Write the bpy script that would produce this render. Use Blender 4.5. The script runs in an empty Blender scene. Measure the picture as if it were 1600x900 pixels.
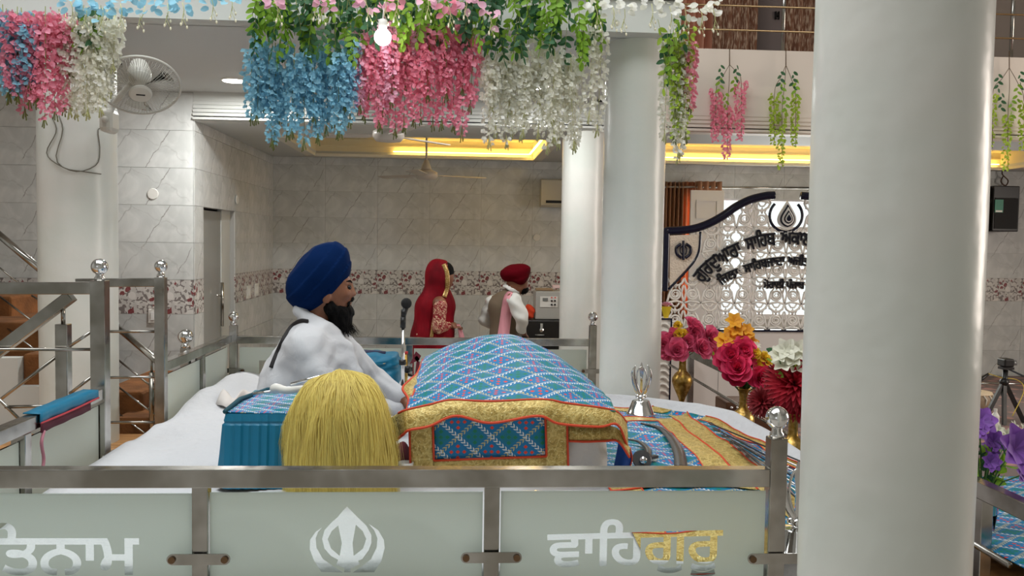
import bpy, bmesh, math, random
import numpy as np
from mathutils import Vector, Matrix
from math import pi, sin, cos
random.seed(7); rng = np.random.default_rng(7)
SC = bpy.context.scene
COL = SC.collection
# ------------------------------------------------------------------ camera
F = 1400.0
CAMLOC = Vector((0, 0, 1.82))
_wy = Vector(((715-800)/F, (450-378)/F, -1)).normalized()      # room depth axis seen by the camera
_wz = Vector((sin(.012), cos(.012), 0)); _wz = (_wz - _wy*_wz.dot(_wy)).normalized()
_wx = _wy.cross(_wz)
RWC = Matrix((_wx, _wy, _wz))                                   # rows: world axes in camera space
cam = bpy.data.cameras.new('camera'); cam.sensor_width = 36; cam.lens = 36*F/1600
camo = bpy.data.objects.new('camera', cam); COL.objects.link(camo)
camo.matrix_world = Matrix.Translation(CAMLOC) @ RWC.to_4x4()
cam.clip_start = .05; cam.clip_end = 200
SC.camera = camo
def ray(x, y): return RWC @ Vector(((x-800)/F, -(y-450)/F, -1))
def P(x, y, Y): d = ray(x, y); return CAMLOC + d*(Y/d.y)                    # pixel at a depth
def PZ(x, y, Z): d = ray(x, y); return CAMLOC + d*((Z-CAMLOC.z)/d.z)        # pixel on a height
def PX(x, y, X): d = ray(x, y); return CAMLOC + d*(X/d.x)
# ------------------------------------------------------------------ light and exposure
W = bpy.data.worlds.new('daylight'); SC.world = W; W.use_nodes = True
W.node_tree.nodes['Background'].inputs[0].default_value = (.93, .97, 1, 1)
W.node_tree.nodes['Background'].inputs[1].default_value = 1.2
def area(name, loc, size, power, rot, col=(1, 1, 1)):
    l = bpy.data.lights.new(name, 'AREA'); l.shape = 'RECTANGLE'; l.size, l.size_y = size; l.energy = power; l.color = col
    o = bpy.data.objects.new(name, l); o.location = loc; o.rotation_euler = rot; COL.objects.link(o); return o
area('hall_overhead_fill', (-1.2, 2.6, 6.3), (6, 4), 340, (0, 0, 0), (.97, 1, 1))  # unseen area lamp added under the closed ceiling to brighten dais and left side
area('side_window_daylight', (8.86, 4.5, 2.4), (2.7, 2.5), 185, (0, math.radians(90), 0), (1, .86, .74))
area('back_window_daylight', (3.9, 10.62, 1.7), (2.7, 1.4), 75, (math.radians(-90), 0, 0), (1, .97, .94))
VS = SC.view_settings; SC.display_settings.display_device = 'sRGB'
VS.view_transform = 'Standard'; VS.look = 'None'; VS.gamma = 1; VS.use_curve_mapping = False
VS.exposure = 0.0
# ------------------------------------------------------------------ node expressions
class X:
    t = None
    def __init__(s, v): s.v = v
    @staticmethod
    def m(op, *a):
        n = X.t.nodes.new('ShaderNodeMath'); n.operation = op
        for i, q in enumerate(a):
            q = q.v if isinstance(q, X) else q
            if isinstance(q, (int, float)): n.inputs[i].default_value = q
            else: X.t.links.new(q, n.inputs[i])
        return X(n.outputs[0])
    def __add__(s, o): return X.m('ADD', s, o)
    __radd__ = __add__
    def __sub__(s, o): return X.m('SUBTRACT', s, o)
    def __rsub__(s, o): return X.m('SUBTRACT', o, s)
    def __mul__(s, o): return X.m('MULTIPLY', s, o)
    __rmul__ = __mul__
    def __truediv__(s, o): return X.m('DIVIDE', s, o)
    def __lt__(s, o): return X.m('LESS_THAN', s, o)
    def __gt__(s, o): return X.m('GREATER_THAN', s, o)
def fr(a): return X.m('FRACT', a)
def ab(a): return X.m('ABSOLUTE', a)
def fl(a): return X.m('FLOOR', a)
def mn(a, b): return X.m('MINIMUM', a, b)
def mx(a, b): return X.m('MAXIMUM', a, b)
def sn(a): return X.m('SINE', a)
def ss(a, lo, hi):
    n = X.t.nodes.new('ShaderNodeMapRange'); n.interpolation_type = 'SMOOTHSTEP'
    X.t.links.new(a.v, n.inputs[0]); n.inputs[1].default_value = lo; n.inputs[2].default_value = hi
    return X(n.outputs[0])
def coord(kind):
    n = X.t.nodes.new('ShaderNodeTexCoord'); s = X.t.nodes.new('ShaderNodeSeparateXYZ')
    X.t.links.new(n.outputs[kind], s.inputs[0]); return [X(o) for o in s.outputs], n.outputs[kind]
def noise(vec, scale, detail=3, dist=0, rough=.5):
    n = X.t.nodes.new('ShaderNodeTexNoise'); n.inputs['Scale'].default_value = scale; n.inputs['Detail'].default_value = detail
    n.inputs['Distortion'].default_value = dist; n.inputs['Roughness'].default_value = rough
    if vec is not None: X.t.links.new(vec, n.inputs['Vector'])
    return X(n.outputs[0])
def vor(vec, scale, feat='F1', out='Distance', rand=1):
    n = X.t.nodes.new('ShaderNodeTexVoronoi'); n.feature = feat; n.inputs['Scale'].default_value = scale; n.inputs['Randomness'].default_value = rand
    if vec is not None: X.t.links.new(vec, n.inputs['Vector'])
    return X(n.outputs[out])
def comb(x, y, z=0):
    n = X.t.nodes.new('ShaderNodeCombineXYZ')
    for i, q in enumerate((x, y, z)):
        if isinstance(q, X): X.t.links.new(q.v, n.inputs[i])
        else: n.inputs[i].default_value = q
    return n.outputs[0]
def mixc(fac, a, b):
    n = X.t.nodes.new('ShaderNodeMix'); n.data_type = 'RGBA'
    for i, q in ((0, fac), (6, a), (7, b)):
        if isinstance(q, X): X.t.links.new(q.v, n.inputs[i])
        elif isinstance(q, (int, float)): n.inputs[i].default_value = q
        elif isinstance(q, tuple): n.inputs[i].default_value = (*q, 1)
        else: X.t.links.new(q, n.inputs[i])
    return n.outputs[2]
def lin(r, g, b): return tuple((v/255/12.92 if v/255 <= .04045 else ((v/255+.055)/1.055)**2.4) for v in (r, g, b))
def bump(h, strength=.3, dist=.01):
    n = X.t.nodes.new('ShaderNodeBump'); n.inputs['Strength'].default_value = strength; n.inputs['Distance'].default_value = dist
    X.t.links.new(h.v, n.inputs['Height']); return n.outputs[0]
MATS = {}
def mat(name, col, rough=.5, metal=0, fn=None, **kw):
    if name in MATS: return MATS[name]
    m = bpy.data.materials.new(name); m.use_nodes = True; MATS[name] = m
    X.t = m.node_tree; b = X.t.nodes['Principled BSDF']
    b.inputs['Base Color'].default_value = (*lin(*col), 1); b.inputs['Roughness'].default_value = rough; b.inputs['Metallic'].default_value = metal
    for k, v in kw.items(): b.inputs[k.replace('_', ' ')].default_value = v
    if fn:
        r = fn(b) or {}
        for k, v in r.items(): X.t.links.new(v.v if isinstance(v, X) else v, b.inputs[k])
    return m
def thin(name, col, tcol=None, f=.35, rough=.6, rand=.25):                  # petals, leaves, frosted film: light passes through
    if name in MATS: return MATS[name]
    m = bpy.data.materials.new(name); m.use_nodes = True; MATS[name] = m; X.t = m.node_tree; nt = X.t
    b = nt.nodes['Principled BSDF']; b.inputs['Roughness'].default_value = rough
    oi = nt.nodes.new('ShaderNodeNewGeometry')
    rnd = X(oi.outputs['Random Per Island'])
    c = mixc(ss(rnd, 0, 1), tuple(v*(1-rand) for v in lin(*col)), tuple(min(1, v*(1+rand)+.06*rand) for v in lin(*col)))
    nt.links.new(c, b.inputs['Base Color'])
    tr = nt.nodes.new('ShaderNodeBsdfTranslucent'); tr.inputs[0].default_value = (*lin(*(tcol or col)), 1)
    mx_ = nt.nodes.new('ShaderNodeMixShader'); mx_.inputs[0].default_value = f
    nt.links.new(b.outputs[0], mx_.inputs[1]); nt.links.new(tr.outputs[0], mx_.inputs[2])
    nt.links.new(mx_.outputs[0], nt.nodes['Material Output'].inputs[0]); return m
def emit(name, col, s):
    m = bpy.data.materials.new(name); m.use_nodes = True; b = m.node_tree.nodes['Principled BSDF']
    b.inputs['Base Color'].default_value = (*lin(*col), 1); b.inputs['Emission Color'].default_value = (*lin(*col), 1); b.inputs['Emission Strength'].default_value = s
    MATS[name] = m; return m
# ------------------------------------------------------------------ mesh building
def V(*a): return np.array(a[0] if len(a) == 1 else a, float)
class MB:
    def __init__(s): s.v = []; s.f = []; s.uv = {}
    def add(s, vs, fs):
        n = len(s.v); s.v += [tuple(map(float, p)) for p in vs]; s.f += [tuple(i+n for i in q) for q in fs]; return s
    def box(s, lo, hi, M=None):
        x0, y0, z0 = lo; x1, y1, z1 = hi
        vs = [(x0,y0,z0),(x1,y0,z0),(x1,y1,z0),(x0,y1,z0),(x0,y0,z1),(x1,y0,z1),(x1,y1,z1),(x0,y1,z1)]
        if M is not None: vs = [M @ Vector(p) for p in vs]
        return s.add(vs, [(0,3,2,1),(4,5,6,7),(0,1,5,4),(1,2,6,5),(2,3,7,6),(3,0,4,7)])
    def cbox(s, c, d, M=None): return s.box([c[i]-d[i]/2 for i in range(3)], [c[i]+d[i]/2 for i in range(3)], M)
    def bar(s, a, b, w, h=None, up=(0, 0, 1)):                    # rectangular bar from a to b
        a = Vector(a); b = Vector(b); d = (b-a).normalized(); u = Vector(up)
        r = d.cross(u).normalized(); u = r.cross(d); h = h or w
        q = [r*(w/2)*i+u*(h/2)*j for i, j in ((-1,-1),(1,-1),(1,1),(-1,1))]
        return s.add([a+k for k in q]+[b+k for k in q], [(3,2,1,0),(4,5,6,7),(0,1,5,4),(1,2,6,5),(2,3,7,6),(3,0,4,7)])
    def tube(s, path, r, n=8, closed=False, cap=True, flat=1, up=None):
        p = [Vector(q) for q in path]; m = len(p); rr = r if hasattr(r, '__len__') else [r]*m
        N = None; vs = []
        for i in range(m):
            if closed: t = p[(i+1) % m]-p[i-1]
            else: t = p[min(i+1, m-1)]-p[max(i-1, 0)]
            if t.length < 1e-9: t = Vector((0, 0, 1))
            t.normalize()
            if N is None:
                N = t.cross(Vector(up) if up else (Vector((0, 0, 1)) if abs(t.z) < .9 else Vector((1, 0, 0)))).normalized()
            else:
                N = N-t*N.dot(t); N = N.normalized() if N.length > 1e-6 else t.orthogonal().normalized()
            B = t.cross(N)
            vs += [p[i]+(N*cos(2*pi*k/n)+B*sin(2*pi*k/n)*flat)*rr[i] for k in range(n)]
        fs = [(i*n+k, i*n+(k+1) % n, ((i+1) % m)*n+(k+1) % n, ((i+1) % m)*n+k) for i in range(m if closed else m-1) for k in range(n)]
        if cap and not closed: fs += [tuple(range(n-1, -1, -1)), tuple((m-1)*n+k for k in range(n))]
        return s.add(vs, fs)
    def cyl(s, a, b, r, r2=None, n=16): return s.tube([a, b], [r, r if r2 is None else r2], n)
    def lathe(s, prof, n=24, c=(0, 0, 0), M=None):               # prof: (radius, z)
        vs = []
        for r, z in prof: vs += [Vector((r*cos(2*pi*k/n), r*sin(2*pi*k/n), z)) for k in range(n)]
        if M is not None: vs = [M @ q for q in vs]
        vs = [q+Vector(c) for q in vs]; m = len(prof)
        fs = [(i*n+k, i*n+(k+1) % n, (i+1)*n+(k+1) % n, (i+1)*n+k) for i in range(m-1) for k in range(n)]
        fs += [tuple(range(n-1, -1, -1)), tuple((m-1)*n+k for k in range(n))]
        return s.add(vs, fs)
    def ball(s, c, r, n=16, sc=(1, 1, 1), M=None):
        pr = [(max(1e-4, sin(pi*i/(n//2)))*r, -cos(pi*i/(n//2))*r) for i in range(n//2+1)]
        S = Matrix.Diagonal(sc); return s.lathe(pr, n, c, (M @ S) if M is not None else S)
    def grid(s, A, uv=None, thick=0):                             # A: array (m, n, 3)
        A = np.asarray(A, float); m, n = A.shape[:2]; b = len(s.v)
        s.v += [tuple(q) for q in A.reshape(-1, 3)]
        for i in range(m-1):
            for j in range(n-1): s.f.append((b+i*n+j, b+i*n+j+1, b+(i+1)*n+j+1, b+(i+1)*n+j))
        if uv is not None:
            U = np.asarray(uv, float).reshape(-1, 2)
            for k in range(m*n): s.uv[b+k] = tuple(U[k])
        return s
    def prism(s, poly, a, b, ax=1):                               # polygon (2D) between two offsets on an axis
        k = len(poly)
        def mk(p, t): q = [p[0], p[1]]; q.insert(ax, t); return q
        vs = [mk(p, a) for p in poly]+[mk(p, b) for p in poly]
        return s.add(vs, [tuple(range(k)), tuple(range(2*k-1, k-1, -1))]+[(i, i+k, (i+1) % k+k, (i+1) % k) for i in range(k)])
    def mesh(s, name):
        me = bpy.data.meshes.new(name); me.from_pydata(s.v, [], s.f); me.update()
        if s.uv:
            l = me.uv_layers.new(name='UVMap'); idx = np.zeros(len(me.loops), int); me.loops.foreach_get('vertex_index', idx)
            tab = np.zeros((len(me.vertices), 2)); 
            for k, q in s.uv.items(): tab[k] = q
            l.data.foreach_set('uv', tab[idx].ravel())
        return me
    def build(s, name, m, parent=None, smooth=False, local=False, bev=0, loc=None, auto=None):
        if parent is not None and not local:
            o = parent.matrix_basis.translation if parent.parent is None else parent.matrix_basis.translation+parent.parent.matrix_basis.translation
            s.v = [(p[0]-o.x, p[1]-o.y, p[2]-o.z) for p in s.v]
        elif loc is not None: s.v = [(p[0]-loc[0], p[1]-loc[1], p[2]-loc[2]) for p in s.v]
        me = s.mesh(name); o = link(name, me, parent)
        if loc is not None: o.location = loc
        fin(me, m, smooth, auto)
        if bev:
            b = o.modifiers.new('bevel', 'BEVEL'); b.width = bev; b.segments = 2; b.limit_method = 'ANGLE'
        return o
def fin(me, m, smooth=False, auto=None):
    if m: me.materials.append(m)
    bm = bmesh.new(); bm.from_mesh(me)
    if len(bm.faces) < 60000: bmesh.ops.recalc_face_normals(bm, faces=bm.faces)
    if auto is not None:
        for f in bm.faces: f.smooth = True
        for e in bm.edges:
            if len(e.link_faces) == 2 and e.calc_face_angle(0) > auto: e.smooth = False
    elif smooth:
        for f in bm.faces: f.smooth = True
    bm.to_mesh(me); bm.free()
def link(name, data, parent=None):
    o = bpy.data.objects.new(name, data); COL.objects.link(o)
    if parent is not None: o.parent = parent
    return o
def tag(o, label=None, cat=None, group=None, kind=None):
    if label: o['label'] = label
    if cat: o['category'] = cat
    if group: o['group'] = group
    if kind: o['kind'] = kind
    return o
def thing(name, loc, label, cat, group=None, rot=(0, 0, 0)):
    o = link(name, None); o.location = loc; o.rotation_euler = rot; o.empty_display_size = .1
    return tag(o, label, cat, group)
def struct(o): o['kind'] = 'structure'; return o
def copy_tree(o, parent=None):
    c = o.copy(); COL.objects.link(c); c.parent = parent
    for ch in list(o.children): copy_tree(ch, c)
    return c
def crom(pts, n):                                                 # Catmull-Rom through points
    p = np.asarray([tuple(q) for q in pts], float); p = np.vstack([2*p[0]-p[1], p, 2*p[-1]-p[-2]]); out = []
    T = np.linspace(0, len(p)-3, n)
    for t in T:
        i = min(int(t), len(p)-4); u = t-i; a, b, c, d = p[i:i+4]
        out.append(.5*((2*b)+(c-a)*u+(2*a-5*b+4*c-d)*u*u+(3*b-a-3*c+d)*u**3))
    return np.array(out)
def net(C, m, n):                                                 # control net (rows, cols, 3) -> smooth grid
    R = np.array([crom(r, n) for r in C]); return np.array([crom(R[:, j], m) for j in range(n)]).transpose(1, 0, 2)
# ------------------------------------------------------------------ signed-distance modelling (bodies, cloth)
def cone(p, a, b, r1, r2):
    a = V(*a); b = V(*b); d = b-a; t = np.clip(((p-a)@d)/max(d@d, 1e-9), 0, 1)
    return np.linalg.norm(p-a-t[..., None]*d, axis=-1)-(r1+(r2-r1)*t)
def ell(p, c, r, M=None):
    q = p-V(*c)
    if M is not None: q = q@np.array(M)                          # columns of M: local axes
    r = V(*r); k0 = np.linalg.norm(q/r, axis=-1); k1 = np.linalg.norm(q/r**2, axis=-1)+1e-9
    return k0*(k0-1)/k1
def smin(a, b, k): 
    h = np.clip(.5+.5*(b-a)/k, 0, 1); return b+(a-b)*h-k*h*(1-h)
def smax(a, b, k): return -smin(-a, -b, k)
def blend(ds, k):
    r = ds[0]
    for d in ds[1:]: r = smin(r, d, k)
    return r
def nets(fn, lo, hi, h):                                          # naive surface nets
    ax = [np.arange(lo[i], hi[i]+h, h) for i in range(3)]
    G = np.stack(np.meshgrid(*ax, indexing='ij'), -1).astype(np.float32)
    D = fn(G).astype(np.float64); I = D < 0; sh = np.array(D.shape)
    cs = tuple(sh-1); cnt = np.zeros(cs); acc = np.zeros(cs+(3,))
    sl = lambda o: tuple(slice(o[i], o[i]+cs[i]) for i in range(3))
    for e in range(3):
        for a in (0, 1):
            for b in (0, 1):
                o0 = [0, 0, 0]; others = [i for i in range(3) if i != e]; o0[others[0]] = a; o0[others[1]] = b
                o1 = list(o0); o1[e] = 1
                d0 = D[sl(o0)]; d1 = D[sl(o1)]; m = (d0 < 0) != (d1 < 0)
                t = np.where(m, d0/np.where(m, d0-d1, 1), 0); cnt += m
                for i in range(3): acc[..., i] += np.where(m, o0[i]+(t if i == e else 0), 0)
    ok = cnt > 0; idx = np.full(cs, -1); idx[ok] = np.arange(ok.sum())
    cell = np.argwhere(ok); vs = (cell+acc[ok]/cnt[ok][:, None])*h+np.array(lo); F_ = []
    for e in range(3):
        a, b = [(1, 2), (2, 0), (0, 1)][e]
        s0 = [slice(1, c) for c in cs]; s0[e] = slice(0, cs[e])
        s1 = list(s0); s1[e] = slice(1, cs[e]+1)
        A = I[tuple(s0)]; B = I[tuple(s1)]; w = np.argwhere(A != B)
        if not len(w): continue
        base = w.copy(); base[:, a] += 1; base[:, b] += 1
        q = []
        for da, db in ((-1, -1), (0, -1), (0, 0), (-1, 0)):
            c = base.copy(); c[:, a] += da; c[:, b] += db; q.append(idx[c[:, 0], c[:, 1], c[:, 2]])
        q = np.array(q).T; flip = ~A[tuple(w.T)]
        q[flip] = q[flip][:, ::-1]; F_.append(q)
    F_ = np.vstack(F_); return vs, F_[(F_ >= 0).all(1)]
def sdf(name, fn, lo, hi, h, m, parent=None, smooth_it=0):
    vs, fs = nets(fn, lo, hi, h)
    o3 = np.zeros(3)
    if parent is not None: o3 = np.array(parent.location)
    me = bpy.data.meshes.new(name); me.from_pydata((vs-o3).tolist(), [], fs.tolist()); me.update()
    for pl in me.polygons: pl.use_smooth = True
    me.materials.append(m); o = link(name, me, parent)
    return o
# ------------------------------------------------------------------ text to mesh
def text_curve(body, size=1.0, offset=0):
    c = bpy.data.curves.new('text', 'FONT'); c.body = body; c.size = size; c.offset = offset; c.resolution_u = 4
    o = bpy.data.objects.new('text', c); COL.objects.link(o); bpy.context.view_layer.update()
    cu = o.to_curve(bpy.context.evaluated_depsgraph_get(), apply_modifiers=False)
    out = []
    for sp in cu.splines:
        bp = sp.bezier_points; pts = []
        for i in range(len(bp)):
            a, b = bp[i], bp[(i+1) % len(bp)]
            for k in range(4):
                t = k/4; q = a.co*(1-t)**3+a.handle_right*3*t*(1-t)**2+b.handle_left*3*t*t*(1-t)+b.co*t**3
                pts.append((q.x, q.y))
        if not len(bp): pts = [(q.co.x, q.co.y) for q in sp.points]
        out.append(pts)
    o.to_curve_clear(); bpy.data.objects.remove(o); return out
def fill(polys, rect=None, evenodd=False):
    """triangulate lettering: inside the contours, or the rectangle (x0, z0, x1, z1) around them with the letters left open"""
    from mathutils.geometry import delaunay_2d_cdt
    pts, eds = [], []
    for p in polys:
        n = len(pts); pts += [Vector((float(q[0]), float(q[1]))) for q in p]; eds += [(n+i, n+(i+1) % len(p)) for i in range(len(p))]
    if rect:
        n = len(pts); x0, z0, x1, z1 = rect; pts += [Vector(q) for q in ((x0, z0), (x1, z0), (x1, z1), (x0, z1))]; eds += [(n+i, n+(i+1) % 4) for i in range(4)]
    vs, _, fs = delaunay_2d_cdt(pts, eds, [], 0, 1e-6)[:3]
    vv = np.array([tuple(v) for v in vs]); ff = np.array([tuple(f) for f in fs if len(f) == 3]); c = vv[ff].mean(1); w = np.zeros(len(c), int)
    for p in polys:
        p = np.array(p, float); a = p; b_ = np.roll(p, -1, 0)
        for (ax_, ay), (bx_, by) in zip(a, b_):
            if ay == by: continue
            up = (ay <= c[:, 1]) & (by > c[:, 1]); dn = (by <= c[:, 1]) & (ay > c[:, 1]); xi = ax_+(c[:, 1]-ay)*(bx_-ax_)/(by-ay); r = xi > c[:, 0]
            w += (up & r)*1-(dn & r)*1 if not evenodd else ((up | dn) & r)*1
    ins = (w % 2 == 1) if evenodd else (w != 0)
    if rect: keep = ~ins & (c[:, 0] > rect[0]) & (c[:, 0] < rect[2]) & (c[:, 1] > rect[1]) & (c[:, 1] < rect[3])
    else: keep = ins
    me = bpy.data.meshes.new('lettering'); me.from_pydata([(v[0], v[1], 0) for v in vv], [], ff[keep].tolist()); me.update()
    bm = bmesh.new(); bm.from_mesh(me); bmesh.ops.delete(bm, geom=[v for v in bm.verts if not v.link_faces], context='VERTS'); bm.to_mesh(me); bm.free()
    return me
# ================================================================== materials of the place
def f_plaster(b):
    c, v = coord('Object'); n = noise(v, 3, 3); n2 = noise(v, 14, 2)
    return {'Normal': bump(n*.8+n2*.2, .35, .03), 'Base Color': mixc(ss(n, .3, .75), lin(222, 226, 220), lin(232, 231, 226))}
PLASTER = mat('white_gloss_plaster', (228, 229, 224), .3, fn=f_plaster)
def f_wallpaint(b):
    c, v = coord('Object'); n = noise(v, 2.2, 3)
    return {'Base Color': mixc(ss(n, .3, .8), lin(204, 206, 202), lin(214, 215, 211))}
PAINT = mat('matt_white_paint', (214, 211, 205), .55, fn=f_wallpaint)
CREAM = mat('cream_parapet_paint', (226, 214, 202), .5)
CEILM = mat('ceiling_paint', (203, 205, 203), .6)
def marble(name, seed):
    def fn(b):
        (x, y, z), v = coord('Object')
        oi = X.t.nodes.new('ShaderNodeObjectInfo'); r = X(oi.outputs['Random'])
        flip = (r > .5)*.18
        nz = noise(v, 5, 4, .6); n3 = noise(v, 22, 3)
        w = (nz-.5)*.13+(n3-.5)*.02
        d1 = ab(x*.86-z*.5+w*.7-.02-flip+seed); d2 = ab(x*.8-z*.55+w+.24-flip*.5); d3 = ab(x*.42+z*.9+w*2-.03)
        vein = mx(mx(1-ss(d1, .0005, .0055), (1-ss(d2, .001, .008))*.45), (1-ss(d3, .001, .012))*.22)*.85
        cloud = ss(noise(v, 4.5, 4, 1.2), .38, .72)
        c = mixc(cloud, lin(202, 204, 202), lin(221, 222, 220))
        c = mixc(vein*ss(noise(v, 9, 2), .3, .55), c, lin(134, 130, 126))
        return {'Base Color': c}
    return mat(name, (205, 204, 202), .16, fn=fn)
MARBLE = marble('grey_veined_marble_tile', 0)
def f_border(b):
    (x, y, z), v = coord('Object'); p = comb(x, z, 0)
    q = comb(x+(noise(p, 18, 2)-.5)*.05, z+(noise(p, 15, 2)-.5)*.05, 0)
    # pale five-petal blossoms, wine-red buds and dark leaves printed on white
    n = X.t.nodes.new('ShaderNodeTexVoronoi'); n.inputs['Scale'].default_value = 7; X.t.links.new(p, n.inputs['Vector']); d = X(n.outputs['Distance'])
    col = X.t.nodes.new('ShaderNodeSeparateColor'); X.t.links.new(n.outputs['Color'], col.inputs[0]); r = X(col.outputs[0]); g = X(col.outputs[1])
    leaf = (vor(q, 18, 'DISTANCE_TO_EDGE') < .10)*(noise(p, 24, 1) > .50)
    leaf2 = (vor(q, 24) < .34)*(noise(p, 13, 1) > .52)
    c = mixc(ss(noise(p, 14, 2), .4, .7), lin(205, 201, 197), lin(226, 222, 217))
    c = mixc(leaf2*.8, c, lin(122, 112, 110))
    c = mixc(leaf*.85, c, lin(116, 106, 104))
    pet = ss(d, .50, .42)*0+((d < .42)*(r > .58))
    c = mixc(pet, c, mixc(ss(d, .05, .4), lin(200, 193, 190), lin(228, 224, 220)))
    c = mixc((d < .10)*(r > .58), c, lin(96, 80, 70))
    red = (vor(q, 20) < .44)*(g > .60)*(r < .58)
    c = mixc(red, c, mixc(noise(p, 60, 1), lin(112, 52, 56), lin(158, 92, 94)))
    return {'Base Color': c}
BORDER = mat('floral_border_tile', (210, 206, 202), .2, fn=f_border)
GROUT = mat('grout_wall', (176, 174, 170), .8)
def f_steel(b):
    c, v = coord('Object'); n = noise(v, 26, 3)
    return {'Roughness': ss(n, .2, .9)*.14+.13, 'Base Color': mixc(ss(noise(v, 5, 3), .35, .7), lin(150, 146, 138), lin(196, 194, 190))}
STEEL = mat('polished_steel_tube', (182, 180, 174), .16, 1, fn=f_steel)
CHROME = mat('mirror_chrome', (225, 225, 225), .05, 1)
def f_wood(b):
    (x, y, z), v = coord('Object'); n = noise(comb(x*3, y*22, z*3), 1.5, 4, .5)
    return {'Base Color': mixc(ss(n, .3, .7), lin(150, 103, 58), lin(186, 136, 84))}
WOOD = mat('laminate_wood_floor', (170, 120, 72), .4, fn=f_wood)
def f_carpet(b):
    c, v = coord('Object'); n = noise(v, 60, 2); return {'Base Color': mixc(ss(noise(v, 6, 3), .3, .7), lin(104, 64, 30), lin(138, 88, 46)), 'Normal': bump(n, .5, .01)}
CARPET = mat('rust_brown_carpet', (140, 80, 36), .95, fn=f_carpet)
WHITE = mat('white_plastic', (228, 226, 220), .35)
BLACK = mat('black_plastic', (18, 18, 19), .4)
# ================================================================== the shell
YB, YL, YF, XS = 10.5, 7.4, 5.1, -2.13      # back wall, left wall / beam line, front fascia, side wall
ZC, ZL = 2.99, 2.77                          # high ceiling strip, low ceiling
ROWS = [(-.0+.3*i, .3, 0) for i in range(4)]+[(1.2, .28, 1)]+[(1.48+.3*i, .3, 0) for i in range(6)]
def tmesh(w, h, m):
    b = MB(); b.box((-w/2, -.004, -h/2), (w/2, .004, h/2)); me = b.mesh('tile'); me.materials.append(m); return me
TM = {0: tmesh(.597, .2975, MARBLE), 1: tmesh(.297, .2775, BORDER)}
def tiles(wall, org, axis, u0, u1, ztop, skip=lambda u, z: False, zmin=0):
    # axis 'x': tiles face -Y; axis 'y': tiles face +X
    part = {}
    for z0, h, k in ROWS:
        if z0+.02 > ztop or z0 < zmin-.05: continue
        w = .3 if k else .6; u = u0
        while u < u1-.01:
            ww = min(w, u1-u); zh = min(h, ztop-z0)
            if not skip(u+ww/2, z0+zh/2):
                if ww > w-.01 and zh > h-.01: me = TM[k]
                else:
                    key = (k, round(ww, 3), round(zh, 3))
                    if key not in part: part[key] = tmesh(max(.01, ww-.003), max(.01, zh-.0025), BORDER if k else MARBLE)
                    me = part[key]
                t = link('tile', me, wall)
                if axis == 'x': t.location = (u+ww/2, org-.002, z0+zh/2)
                else: t.location = (org+.002, u+ww/2, z0+zh/2); t.rotation_euler = (0, 0, pi/2)
            u += w
b = MB(); b.box((-8, -4, -.1), (9, 11, 0)); struct(b.build('floor', mat('hall_floor', (190, 184, 176), .4)))
def hole_open(u, z): return False
b = MB(); b.box((-2.2, YB, 0), (2.5, YB+.15, ZL+.2)); b.box((5.3, YB, 0), (9, YB+.15, ZL+.2)); b.box((2.5, YB, 2.42), (5.3, YB+.15, ZL+.2)); b.box((2.5, YB, 0), (5.3, YB+.15, .95))
wb = struct(b.build('wall_back', GROUT))
tiles(wb, YB, 'x', XS, 7.2, ZL, lambda u, z: 2.5 < u < 5.3 and .9 < z < 2.45)
b = MB(); b.box((-8, YL, 0), (XS, YL+.12, ZC)); wl = struct(b.build('wall_left', GROUT))
tiles(wl, YL, 'x', -5.13, XS, ZC, zmin=.2)
# side wall with the doorway (Y 7.6..8.75)
DY0, DY1, DZ = 7.66, 8.72, 2.08
b = MB(); b.box((XS-.15, YL, 0), (XS, DY0, ZL)); b.box((XS-.15, DY1, 0), (XS, YB, ZL)); b.box((XS-.15, DY0, DZ), (XS, DY1, ZL))
ws = struct(b.build('wall_side', GROUT))
tiles(ws, XS, 'y', YL, DY0, ZL); tiles(ws, XS, 'y', DY1, YB, ZL); tiles(ws, XS, 'y', DY0, DY1, ZL, zmin=DZ)
b = MB(); b.box((-4.2, DY0-.3, 0), (-4.1, 10, 2.5)); b.box((-4.1, DY1+.4, 0), (XS-.15, DY1+.5, 2.5)); b.box((-4.1, DY0-.1, 2.3), (XS-.15, DY1+.5, 2.4)); struct(b.build('wall_passage', PAINT))
# open glazed door leaf with a long bar handle in the doorway
d = struct(link('door_1', None)); d.location = (XS-.06, DY0+.02, 0)
b = MB(); b.box((-.012+XS-.06, DY0+.02, .02), (.012+XS-.06, DY0+.75, DZ-.02)); b.build('door_glass', mat('grey_glass_door', (150, 150, 146), .12), d)
b = MB(); b.box((XS-.08, DY0+.75, 0), (XS-.04, DY1, DZ)); b.build('side_light', PAINT, d)
hb = P(348, 462, 8.4)
b = MB()
for sx in (-.06, .06): b.cyl((XS-.06+sx, DY0+.62, 1.02), (XS-.06+sx, DY0+.62, 1.42), .014, n=10)
b.cyl((XS-.12, DY0+.62, 1.3), (XS, DY0+.62, 1.3), .01, n=8); b.build('door_handle', STEEL, d, smooth=True)
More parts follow.
